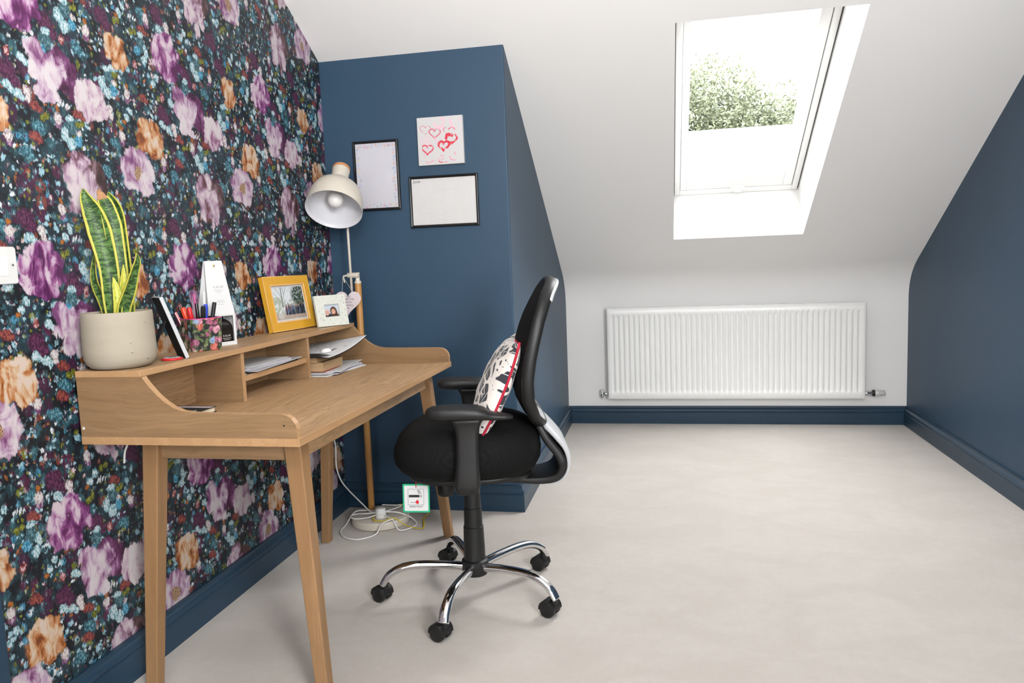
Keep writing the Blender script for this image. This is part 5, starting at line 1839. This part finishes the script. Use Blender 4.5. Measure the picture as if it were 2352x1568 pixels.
# white gift box with a bottle in its window
gy = math.radians(66)
gw = Vector((math.cos(gy), math.sin(gy), 0))
gn = Vector((math.sin(gy), -math.cos(gy), 0))
gc = Vector((0.084, 1.790, SZ))
gb = thing('gift_box', 'tall white tapered gift box with a gold stud behind the pen pot', 'box', gc)
GB = Matrix(((gw.x, gn.x, 0, gc.x), (gw.y, gn.y, 0, gc.y), (0, 0, 1, gc.z), (0, 0, 0, 1)))
G = lambda x, y, z: GB @ Vector((x, y, z))
hw, hd, zs_, zt_ = 0.046, 0.030, 0.100, 0.268
bm = NB()


def slab(bm, pts, off):
    a = [bm.verts.new(G(*p)) for p in pts]
    b = [bm.verts.new(G(p[0] + off[0], p[1] + off[1], p[2] + off[2])) for p in pts]
    n = len(pts)
    for i in range(n):
        j = (i + 1) % n
        bm.faces.new((a[i], a[j], b[j], b[i]))
    bm.faces.new(list(reversed(a)))
    bm.faces.new(b)


# walls of the lower box, leaving a window in the front
slab(bm, [(-hw, -hd, 0), (hw, -hd, 0), (hw, -hd, zs_), (0.030, -0.002, zt_), (-0.030, -0.002, zt_), (-hw, -hd, zs_)], (0, -0.001, 0))
slab(bm, [(hw, -hd, 0), (hw, hd, 0), (hw, hd, zs_), (hw, -hd, zs_)], (0.001, 0, 0))
slab(bm, [(-hw, -hd, 0), (-hw, hd, 0), (-hw, hd, zs_), (-hw, -hd, zs_)], (-0.001, 0, 0))
slab(bm, [(-hw, -hd, 0), (hw, -hd, 0), (hw, hd, 0), (-hw, hd, 0)], (0, 0, 0.001))
for pts in ([(-hw, hd, 0), (hw, hd, 0), (hw, hd, 0.012), (-hw, hd, 0.012)], [(-hw, hd, 0.012), (-0.012, hd, 0.012), (-0.012, hd, zs_), (-hw, hd, zs_)], [(0.038, hd, 0.012), (hw, hd, 0.012), (hw, hd, zs_), (0.038, hd, zs_)], [(-0.012, hd, 0.094), (0.038, hd, 0.094), (0.038, hd, zs_), (-0.012, hd, zs_)]):
    slab(bm, pts, (0, 0.0008, 0))
for s in (-1, 1):
    slab(bm, [(s * hw, -hd, zs_), (s * hw, hd, zs_), (s * 0.030, 0.002, zt_), (s * 0.030, -0.002, zt_)] if False else [(s * hw, -hd, zs_), (s * (hw - 0.018), 0, zs_ + 0.05), (s * 0.030, -0.002, zt_)], (0, 0.0006, 0))
    slab(bm, [(s * hw, hd, zs_), (s * (hw - 0.018), 0, zs_ + 0.05), (s * 0.030, 0.002, zt_)], (0, -0.0006, 0))
    slab(bm, [(s * hw, -hd, zs_), (s * hw, hd, zs_), (s * (hw - 0.018), 0, zs_ + 0.05)], (0, 0, 0.0006))
obj('body', bm, M['paper'], gb)
bm = NB()
slab(bm, [(-hw, hd, zs_ - 0.002), (hw, hd, zs_ - 0.002), (0.0305, 0.003, zt_), (-0.0305, 0.003, zt_)], (0, 0.0012, 0.0006))
obj('front_flap', bm, M['paper'], gb)
FB = basis(G(0, 0.0175, 0.186), gw, G(0, 0.003, zt_) - G(0, hd, zs_))
FB = FB @ Matrix.Translation((0, 0, 0.0006))
bm = NB()
lathe(bm, [(0, 0), (0.0036, 0), (0.003, 0.0015), (0, 0.002)], 16, FB @ Vector((0, 0.068, 0)), FB.to_3x3() @ Vector((0, 0, 1)))
obj('stud', bm, M['gold'], gb, smooth=True)
text_obj('lettering', 'CALM', 0.011, FB @ Matrix.Translation((0.002, 0.0, 0.0)), M['paper_grey'], gb, space=1.35)
for yy, ww in ((-0.011, 0.030), (-0.017, 0.014), (-0.044, 0.026), (-0.049, 0.028), (-0.056, 0.024)):
    bm = NB()
    prism(bm, [(0.002 - ww / 2, yy), (0.002 + ww / 2, yy), (0.002 + ww / 2, yy + 0.0012), (0.002 - ww / 2, yy + 0.0012)], lambda a, b, t: FB @ Vector((a, b, t)), 0, 0.0003)
    obj('small_print', bm, M['paper_grey'], gb)
bo = thing('bottle', 'dark bottle showing in the window of the white gift box', 'bottle', G(0.013, 0, 0.0015))
bm = NB()
rg = []
for k, z in ((0.90, 0.0), (1.0, 0.003), (1.0, 0.052), (0.96, 0.062), (0.80, 0.072), (0.5, 0.080), (0.32, 0.083), (0.30, 0.092), (0.30, 0.097)):
    rg.append([G(0.010 + a, 0.000 + b, 0.0014 + z) for a, b in rrect(0.066 * k, 0.050 * k, 0.010 * k)])
loft(bm, rg)
obj('body', bm, M['amber_glass'], bo, smooth=True).modifiers.new('es', 'EDGE_SPLIT').split_angle = math.radians(45)
LB = basis(G(0.014, 0.0255, 0.030), gw, (0, 0, 1))
text_obj('lettering', 'CALM', 0.0085, LB, M['paper'], bo, space=1.3)
for yy, ww in ((-0.008, 0.030), (-0.013, 0.022)):
    bm = NB()
    prism(bm, [(-ww / 2, yy), (ww / 2, yy), (ww / 2, yy + 0.001), (-ww / 2, yy + 0.001)], lambda a, b, t: LB @ Vector((a, b, t)), 0, 0.0003)
    obj('small_print', bm, M['paper'], bo)

# heart ornament hanging from the lamp
hc = Vector((0.150, 2.664, 0.963))
HB_ = basis(hc, (0.945, 0.326, -0.03), (0.03, 0.0, 1))
he = thing('heart_ornament', 'pale pink heart plaque with lettering hanging on a string from the lamp', 'ornament', hc)


def heart(n, s, scal=0.0):
    out = []
    for k in range(n):
        t = 2 * math.pi * k / n
        x = 16 * math.sin(t) ** 3
        y = 13 * math.cos(t) - 5 * math.cos(2 * t) - 2 * math.cos(3 * t) - math.cos(4 * t)
        f = s / 17 * (1 + scal * math.cos(k * math.pi))
        out.append((x * f * 0.96, (y + 2.5) * f))
    return out


bm = NB()
prism(bm, heart(120, 0.0605, 0.022), lambda a, b, t: HB_ @ Vector((a, b, t)), -0.002, 0.002)
obj('plaque', bm, plain('pale_pink_card', (0.60, 0.515, 0.535), 0.7, var=0.04), he)
bm = NB()
rr_ = random.Random(4)
for k, (a, b) in enumerate(heart(64, 0.0485)):
    if -0.012 < b < 0.012 and abs(a) > 0.038 and k % 2:
        continue
    for q in range(2):
        x, y = a + rr_.uniform(-0.004, 0.004), b + rr_.uniform(-0.004, 0.004)
        r_ = rr_.uniform(0.0005, 0.0011)
        prism(bm, [(x + r_ * math.cos(c), y + r_ * math.sin(c)) for c in [math.pi / 3 * i for i in range(6)]], lambda p, q_, t: HB_ @ Vector((p, q_, t)), 0.0021, 0.0024)
obj('dotted_border', bm, M['grey_ink'], he)
for i, (tx, yy, sz) in enumerate((('LIFE', 0.031, 0.0092), ('IS BETTER', 0.0185, 0.0096), ('WITH', 0.0055, 0.0098), ('FRIENDS', -0.0075, 0.0096), ('BY', -0.0205, 0.0090))):
    text_obj('lettering', tx, sz, HB_ @ Matrix.Translation((0.002, yy, 0.0022)), M['ink'], he, space=1.12)
bm = NB()
kn = Vector((0.117, 2.7055, 1.0765))
tube(bm, [HB_ @ Vector((-0.024, 0.043, 0.0)), kn + Vector((-0.002, -0.003, 0)), kn + Vector((0.001, -0.003, 0.001)), HB_ @ Vector((0.024, 0.043, 0.0))], 0.0009, 6)
obj('string', bm, M['paper_grey'], he)

# ------------------------------------------------------------------ inside the pigeonholes


def sheet(name, label, cx, cy, z, w, h, yaw, m, th=0.0008, curl=0.0, cat='paper', group=None, lift=(0, 0, 0, 0), nx=8, ny=8):
    """sheet lying flat; corners (-x-y, +x-y, +x+y, -x+y) lifted"""
    R_ = Matrix.Rotation(yaw, 3, 'Z')
    bm = NB()
    vs = []
    for j in range(ny + 1):
        row = []
        for i in range(nx + 1):
            u, v = i / nx, j / ny
            l = lift[0] * ((1 - u) * (1 - v)) ** 1.5 + lift[1] * (u * (1 - v)) ** 1.5 + lift[2] * (u * v) ** 1.5 + lift[3] * ((1 - u) * v) ** 1.5
            q = R_ @ Vector(((u - 0.5) * w, (v - 0.5) * h, 0))
            row.append(Vector((cx + q.x, cy + q.y, z + l + curl * 4 * u * (1 - u))))
        vs.append(row)
    A = [[bm.verts.new(p) for p in r] for r in vs]
    Bv = [[bm.verts.new(p + Vector((0, 0, th))) for p in r] for r in vs]
    for j in range(ny):
        for i in range(nx):
            bm.faces.new((A[j][i], A[j + 1][i], A[j + 1][i + 1], A[j][i + 1]))
            bm.faces.new((Bv[j][i], Bv[j][i + 1], Bv[j + 1][i + 1], Bv[j + 1][i]))
    for i in range(nx):
        bm.faces.new((A[0][i], A[0][i + 1], Bv[0][i + 1], Bv[0][i]))
        bm.faces.new((A[ny][i + 1], A[ny][i], Bv[ny][i], Bv[ny][i + 1]))
    for j in range(ny):
        bm.faces.new((A[j + 1][0], A[j][0], Bv[j][0], Bv[j + 1][0]))
        bm.faces.new((A[j][nx], A[j + 1][nx], Bv[j + 1][nx], Bv[j][nx]))
    o = obj(name, bm, m)
    return tag(o, label, cat, group)


DZ = 0.7212
PG = 'papers in the right pigeonhole'
sheet('envelope', 'lowest white envelope of the pile under the brown boxes', 0.170, 2.340, DZ, 0.215, 0.300, -0.10, M['paper'], 0.0035, group=PG, cat='envelope')
sheet('letter', 'pale lilac letter above the lowest envelope under the brown boxes', 0.176, 2.352, DZ + 0.0038, 0.205, 0.290, 0.06, plain('lilac_paper', (0.50, 0.49, 0.58), 0.8), 0.0022, group=PG)
sheet('letter', 'folded white letter in the middle of the pile under the brown boxes', 0.164, 2.338, DZ + 0.0068, 0.210, 0.285, -0.04, M['paper'], 0.0030, group=PG, lift=(0, 0.001, 0.003, 0))
sheet('note', 'small yellow note sticking out of the paper pile', 0.222, 2.292, DZ + 0.0097, 0.090, 0.120, 0.35, plain('yellow_note', (0.66, 0.62, 0.22), 0.8), 0.0006, group=PG, cat='note')
sheet('letter', 'white letter with a raised corner on top of the paper pile', 0.170, 2.362, DZ + 0.0110, 0.215, 0.290, 0.12, M['paper'], 0.0020, group=PG, lift=(0, 0, 0.006, 0))
sheet('card', 'thin red card directly under the lower brown box', 0.150, 2.315, DZ + 0.0136, 0.175, 0.215, 0.02, plain('red_card', (0.42, 0.05, 0.045), 0.7), 0.0008, group=PG, cat='card')


def cbox(name, label, x0, x1, y0, y1, z0, h):
    t = thing(name, label, 'box', ((x0 + x1) / 2, (y0 + y1) / 2, z0), 0, 'brown boxes in the right pigeonhole')
    bm = NB()
    box(bm, x0, x1, y0, y1, z0, z0 + h * 0.86)
    obj('tray', bm, M['cardboard'], t, bevel=0.001)
    bm = NB()
    box(bm, x0 - 0.0008, x1 + 0.0008, y0 - 0.0008, y1 + 0.0008, z0 + h * 0.45, z0 + h)
    obj('lid', bm, M['cardboard'], t, bevel=0.0012)


cbox('cardboard_box', 'lower brown cardboard box resting on the paper pile', 0.055, 0.232, 2.212, 2.388, 0.7362, 0.034)
cbox('cardboard_box', 'upper slimmer brown cardboard box under the curled magazine', 0.050, 0.214, 2.200, 2.362, 0.7706, 0.026)

mg = thing('magazine', 'open printed magazine page curling out over the brown boxes', 'magazine', (0.17, 2.33, 0.80))


def mag_surf(u, v):
    x = 0.055 + 0.230 * u + 0.012 * v
    y = 2.180 + 0.330 * v - 0.02 * u
    z = 0.8036 + 0.006 * math.sin(math.pi * v) * (1 - u) + 0.040 * (v ** 2.2) * u ** 1.2 - 0.006 * (1 - v) * u + 0.010 * v * (1 - u)
    return Vector((x, y, z))


for nm, dz_, mm in (('page', 0.0, 'print'), ('cover', -0.0035, None)):
    us, vs_ = 40, 60
    verts = [mag_surf(i / us, j / vs_) + Vector((0, 0, dz_)) for j in range(vs_ + 1) for i in range(us + 1)]
    faces = [(j * (us + 1) + i, j * (us + 1) + i + 1, (j + 1) * (us + 1) + i + 1, (j + 1) * (us + 1) + i) for j in range(vs_) for i in range(us)]
    me = bpy.data.meshes.new(nm)
    me.from_pydata([tuple(p) for p in verts], [], faces)
    if mm:
        U, V = np.meshgrid(np.linspace(0, 1, us + 1), np.linspace(0, 1, vs_ + 1))
        img = np.ones(U.shape + (3,)) * np.array((0.66, 0.66, 0.67))
        for q in range(9):
            xx = 0.14 + 0.055 * q
            img = lerp(img, ((np.abs(U - xx) < 0.013) & (V > 0.10) & (V < 0.93) & (vnoise(U, V, 40, 60, q + 3) > 0.36)) * 0.55, (0.14, 0.14, 0.15))
        img = lerp(img, ((np.abs(U - 0.76) < 0.02) & (V > 0.3) & (V < 0.5)) * 0.8, (0.05, 0.05, 0.05))
        img = lerp(img, ((np.abs(U - 0.84) < 0.03) & (V > 0.56) & (V < 0.78) & (vnoise(U, V, 30, 50, 30) > 0.5)) * 0.7, (0.2, 0.2, 0.2))
        img = lerp(img, ell(U, V, 0.70, 0.07, 0.24, 0.12), (0.02, 0.015, 0.015))
        a = me.color_attributes.new('paint', 'FLOAT_COLOR', 'POINT')
        a.data.foreach_set('color', np.concatenate([img.reshape(-1, 3), np.ones((img.size // 3, 1))], 1).astype(np.float32).ravel())
    ob = link(nm, me, M['print'] if mm else M['black_card'], mg, smooth=True)
    s = ob.modifiers.new('thick', 'SOLIDIFY')
    s.thickness = 0.0016
    s.offset = -1
bm = NB()
mb = mag_surf(0.74, 0.27)
lathe(bm, [(0.0, -0.001), (0.020, 0.0), (0.0205, 0.004), (0.017, 0.010), (0.010, 0.0135), (0.0, 0.0145)], 28, mb + Vector((0, 0, 0.0012)), (-0.05, -0.02, 1))
o = obj('paperweight', bm, M['bulb'], smooth=True)
tag(o, 'small white domed paperweight on the open magazine', 'paperweight')

EG = 'papers in the upper middle pigeonhole'
sheet('folder', 'black-edged folder lowest in the upper middle pigeonhole', 0.118, 1.935, 0.7978, 0.150, 0.330, 0.0, M['black_card'], 0.0030, group=EG, cat='folder')
sheet('envelope', 'grey envelope with a pointed far corner in the upper middle pigeonhole', 0.130, 1.952, 0.8014, 0.150, 0.330, 0.05, M['paper_grey'], 0.0030, group=EG, cat='envelope', lift=(0, 0, 0.003, 0))
sheet('booklet', 'thick folded grey booklet topmost in the upper middle pigeonhole', 0.122, 1.912, 0.8052, 0.140, 0.265, -0.05, M['paper_grey'], 0.009, group=EG, cat='booklet')
sheet('letter', 'thin white letter lying on the thick grey booklet', 0.120, 1.918, 0.8148, 0.138, 0.255, 0.03, M['paper'], 0.0016, group=EG)
sheet('note', 'mint green note at the left of the upper middle pigeonhole', 0.165, 1.760, 0.7978, 0.045, 0.046, 0.2, M['mint'], 0.0010, cat='note')

# notebook in the left pigeonhole
nb = thing('notebook', 'black notebook with cream pages lying in the left pigeonhole', 'notebook', (0.125, 1.470, DZ))
NBm = Matrix.Translation((0.131, 1.455, DZ)) @ Matrix.Rotation(-0.03, 4, 'Z')


def nbox(bm, *c):
    for q in box(bm, *c):
        q.co = NBm @ q.co


bm = NB()
nbox(bm, -0.078, 0.072, -0.105, 0.102, 0.0022, 0.0148)
obj('pages', bm, plain('cream_pages', (0.68, 0.60, 0.47), 0.8, var=0.08, scale=300), nb)
bm = NB()
nbox(bm, -0.082, 0.076, -0.109, 0.106, 0.0, 0.0022)
nbox(bm, -0.082, 0.076, -0.109, 0.106, 0.0148, 0.0170)
nbox(bm, -0.084, -0.079, -0.109, 0.106, 0.0, 0.0170)
obj('cover', bm, M['black_card'], nb, bevel=0.0006)
bm = NB()
nbox(bm, -0.055, 0.076, 0.076, 0.096, 0.0171, 0.0174)
obj('label_strip', bm, plain('pink_grey_strip', (0.50, 0.42, 0.42), 0.7), nb)
bm = NB()
r3 = random.Random(8)
for k in range(7):
    tube(bm, [NBm @ Vector((0.005 + 0.008 * k + r3.uniform(0, 0.01), 0.02 + r3.uniform(-0.02, 0.02), 0.0175)) for q in range(4)], 0.0006, 5)
obj('cover_scribble', bm, M['paper_grey'], nb)

# ================================================================== PICTURES ON THE CHIMNEY BREAST


def wall_frame(name, label, x0, x1, z0, z1, paint, nx, ny, bw=0.011, dep=0.016):
    t = thing(name, label, 'picture', ((x0 + x1) / 2, YC, (z0 + z1) / 2))
    cx, cz, w, h = (x0 + x1) / 2, (z0 + z1) / 2, x1 - x0, z1 - z0
    B = basis((cx, YC - 0.0005, cz), (1, 0, 0), (0, 0, 1))
    bm = NB()
    rg = []
    for q, zz in ((0, 0), (0, dep - 0.003), (0.002, dep - 0.0006), (0.004, dep), (bw - 0.003, dep - 0.001), (bw, dep - 0.004), (bw, dep - 0.009)):
        rg.append([B @ Vector((sx * (w / 2 - q), sy * (h / 2 - q), zz)) for sx, sy in ((-1, -1), (1, -1), (1, 1), (-1, 1))])
    loft(bm, rg, caps=False)
    obj('frame', bm, M['black_gloss'], t)
    painted_plane('drawing', B @ Matrix.Translation((0, 0, dep - 0.0085)), w - 2 * bw + 0.001, h - 2 * bw + 0.001, nx, ny, paint, M['print'], t)
    bm = NB()
    prism(bm, [(-w / 2 + bw - 0.0005, -h / 2 + bw - 0.0005), (w / 2 - bw + 0.0005, -h / 2 + bw - 0.0005), (w / 2 - bw + 0.0005, h / 2 - bw + 0.0005), (-w / 2 + bw - 0.0005, h / 2 - bw + 0.0005)], lambda a, b, q: B @ Vector((a, b, q)), dep - 0.0062, dep - 0.0048)
    obj('pane', bm, M['frame_glass'], t)
    return t, B


def stroke(img, U, V, pts, w, c, asp=1.0, op=1.0, gate=None):
    d = np.full(U.shape, 9.0)
    for (xa_, ya_), (xb_, yb_) in zip(pts[:-1], pts[1:]):
        dx, dy = (xb_ - xa_), (yb_ - ya_) / asp
        l2 = dx * dx + dy * dy + 1e-12
        t = np.clip(((U - xa_) * dx + (V - ya_) / asp * dy) / l2, 0, 1)
        d = np.minimum(d, np.hypot(U - xa_ - t * dx, (V - ya_) / asp - t * dy))
    m = np.clip((w - d) / (0.35 * w) + 0.5, 0, 1) * op
    if gate is not None:
        m = m * gate
    return lerp(img, m, c)


def border_drawing(U, V):
    img = np.ones(U.shape + (3,)) * np.array((0.56, 0.55, 0.60))
    r = np.random.default_rng(21)
    pal = [(0.55, 0.12, 0.40), (0.12, 0.30, 0.60), (0.62, 0.25, 0.10), (0.66, 0.52, 0.16), (0.58, 0.14, 0.26), (0.20, 0.28, 0.30), (0.30, 0.42, 0.66)]
    spots = [(x, 0.955) for x in np.linspace(0.06, 0.94, 13)] + [(x, 0.04) for x in np.linspace(0.06, 0.96, 12)] + [(0.055, y) for y in np.linspace(0.10, 0.90, 15)] + [(0.93, y) for y in np.linspace(0.10, 0.90, 15)]
    for x, y in spots:
        c = pal[r.integers(0, 7)]
        x, y = x + r.normal(0, 0.012), y + r.normal(0, 0.008)
        a0 = r.uniform(0, 6.28)
        for q in range(r.integers(3, 7)):
            a = a0 + q * 0.75
            l = r.uniform(0.026, 0.055)
            img = stroke(img, U, V, [(x, y), (x + l * math.cos(a), y + l * 0.72 * math.sin(a))], 0.0048, c, 0.70, r.uniform(0.35, 0.8))
    for pts in ([(0.35, 0.78), (0.45, 0.82), (0.55, 0.80)], [(0.42, 0.24), (0.47, 0.32), (0.50, 0.24), (0.53, 0.32)], [(0.30, 0.55), (0.45, 0.50), (0.6, 0.56)], [(0.62, 0.68), (0.70, 0.62), (0.68, 0.55)]):
        img = stroke(img, U, V, pts, 0.004, (0.55, 0.54, 0.57), 0.70, 0.5)
    return img


def fish_drawing(U, V):
    img = np.ones(U.shape + (3,)) * np.array((0.60, 0.595, 0.585))
    pts = [(0.10, 0.30), (0.19, 0.50), (0.30, 0.64), (0.44, 0.72), (0.58, 0.76), (0.70, 0.73), (0.78, 0.62), (0.79, 0.48), (0.74, 0.36), (0.62, 0.26), (0.46, 0.20), (0.28, 0.23), (0.11, 0.28)]
    img = stroke(img, U, V, pts, 0.0032, (0.52, 0.49, 0.48), 1.42, 0.55)
    for pts in ([(0.52, 0.75), (0.50, 0.70), (0.55, 0.67)], [(0.42, 0.52), (0.46, 0.53)], [(0.43, 0.48), (0.46, 0.485)], [(0.49, 0.24), (0.54, 0.30)], [(0.40, 0.10), (0.52, 0.11)], [(0.66, 0.74), (0.72, 0.80), (0.78, 0.72)]):
        img = stroke(img, U, V, pts, 0.003, (0.5, 0.47, 0.46), 1.42, 0.5)
    return img


wall_frame('framed_picture', 'black upright frame with a drawing bordered in coloured leaf prints behind the lamp', 0.140, 0.351, 1.364, 1.668, border_drawing, 170, 240)
lf, LFB = wall_frame('framed_picture', 'black landscape frame with a faint pencil drawing below the hearts canvas', 0.393, 0.704, 1.279, 1.501, fish_drawing, 230, 160)
text_obj('lettering', 'Josie', 0.0175, LFB @ Matrix.Translation((-0.1215, 0.0885, 0.0079)), M['ink'], lf, shear=0.25, extrude=0.0001)

cv = thing('canvas_picture', 'small square white canvas stamped with pink and red hearts on the blue wall', 'picture', (0.547, YC, 1.646))
CB = basis((0.547, YC - 0.0005, 1.6465), (1, 0, 0), (0, 0, 1))
cvw, cvh, cvd = 0.205, 0.203, 0.018
bm = NB()
loft(bm, [[CB @ Vector((a, b, z)) for a, b in rrect(cvw * k, cvh * k, 0.002, 2)] for z, k in ((0, 1.0), (cvd - 0.002, 1.0), (cvd - 0.0005, 0.985))])
obj('stretched_canvas', bm, plain('white_canvas', (0.54, 0.53, 0.53), 0.8, bump=0.2, bscale=500), cv)


def hearts_canvas(U, V):
    img = np.ones(U.shape + (3,)) * np.array((0.54, 0.53, 0.53))
    n1 = vnoise(U, V, 26, 26, 40)
    n2 = vnoise(U, V, 60, 60, 41)

    def cr(x, y):                      # crop pixels of the photograph study -> u, v
        v = (y - (205 - 85 * (x - 215) / 1180)) / 1238
        u = (x - (215 + 75 * v)) / 1178
        return u, 1 - v

    def hrt(x, y, s, w, c, op, thr, a0=0, a1=1):
        P = []
        for k in range(49):
            t = 2 * math.pi * (a0 + (a1 - a0) * k / 48)
            hx = 16 * math.sin(t) ** 3 / 16 * s
            hy = -(13 * math.cos(t) - 5 * math.cos(2 * t) - 2 * math.cos(3 * t) - math.cos(4 * t)) / 16 * s * 0.92
            P.append(cr(x + hx, y + hy))
        return stroke(img, U, V, P, w, c, 1.0, op, np.clip((n1 - thr) * 5 + 0.5, 0, 1) * np.clip((n2 - 0.12) * 5 + 0.4, 0, 1))

    red, dred, pk, lpk = (0.60, 0.035, 0.085), (0.58, 0.018, 0.045), (0.72, 0.20, 0.35), (0.74, 0.42, 0.52)

    def smear(pts, w, c, op=0.8):
        return stroke(img, U, V, [cr(*p) for p in pts], w, c, 1.0, op, np.clip((n2 - 0.1) * 4 + 0.5, 0, 1))

    img = hrt(445, 500, 140, 0.008, red, 0.62, 0.34)
    img = smear([(860, 190), (910, 215), (920, 265)], 0.026, lpk)
    img = smear([(825, 240), (840, 205)], 0.014, lpk, 0.6)
    img = smear([(670, 340), (705, 385), (760, 430), (830, 445), (880, 400), (915, 350)], 0.024, lpk)
    img = smear([(830, 460), (850, 430)], 0.035, lpk)
    img = hrt(693, 585, 148, 0.012, red, 0.85, 0.30)
    img = smear([(1085, 240), (1105, 310), (1140, 370), (1165, 430)], 0.024, lpk)
    img = smear([(1130, 440), (1200, 450), (1270, 425)], 0.008, lpk)
    img = smear([(1320, 220), (1350, 250), (1352, 295)], 0.012, lpk, 0.6)
    img = hrt(1068, 535, 146, 0.011, red, 0.75, 0.36)
    img = hrt(1130, 735, 150, 0.020, dred, 1.0, 0.42)
    img = smear([(1000, 700), (1005, 640), (1050, 610), (1090, 625)], 0.028, dred, 1.0)
    img = hrt(930, 905, 145, 0.020, dred, 1.0, 0.36)
    img = smear([(800, 900), (815, 840), (860, 800), (900, 810)], 0.024, dred, 0.95)
    img = smear([(1080, 850), (1130, 830), (1060, 910), (1030, 960)], 0.024, dred, 0.95)
    for dx, w_ in ((0, 0.008), (60, 0.008), (-70, 0.010), (120, 0.007)):
        img = smear([(430 + dx, 700), (420 + dx, 780), (460 + dx, 860), (530 + dx, 900)], w_, lpk, 0.6)
    img = hrt(540, 770, 100, 0.010, lpk, 0.5, 0.36)
    img = smear([(700, 700), (740, 790), (790, 830)], 0.012, lpk, 0.6)
    img = hrt(510, 1012, 148, 0.016, red, 0.95, 0.26)
    img = hrt(862, 1225, 90, 0.009, pk, 0.7, 0.46)
    img = smear([(815, 1320), (870, 1350), (920, 1345)], 0.012, red, 0.85)
    img = smear([(980, 1345), (1025, 1330)], 0.008, red, 0.8)
    img = smear([(1095, 1190), (1115, 1250), (1150, 1278), (1240, 1285)], 0.010, pk, 0.9)
    img = smear([(1225, 1080), (1245, 1140)], 0.012, pk, 0.8)
    img = smear([(480, 1330), (500, 1365), (590, 1350), (680, 1300)], 0.010, pk, 0.8)
    img = smear([(435, 1150), (430, 1215)], 0.008, pk, 0.6)
    for x, y in ((480, 1000), (520, 1040), (480, 1060), (900, 890), (940, 890), (900, 930), (650, 550), (690, 545), (710, 520), (1130, 780), (1160, 745)):
        img = smear([(x, y), (x + 12, y - 16)], 0.005, (0.45, 0.12, 0.2), 0.6)
    return img


painted_plane('painted_hearts', CB @ Matrix.Translation((0, 0, cvd - 0.0002)), cvw * 0.984, cvh * 0.984, 260, 260, hearts_canvas, M['canvas_paint'], cv)
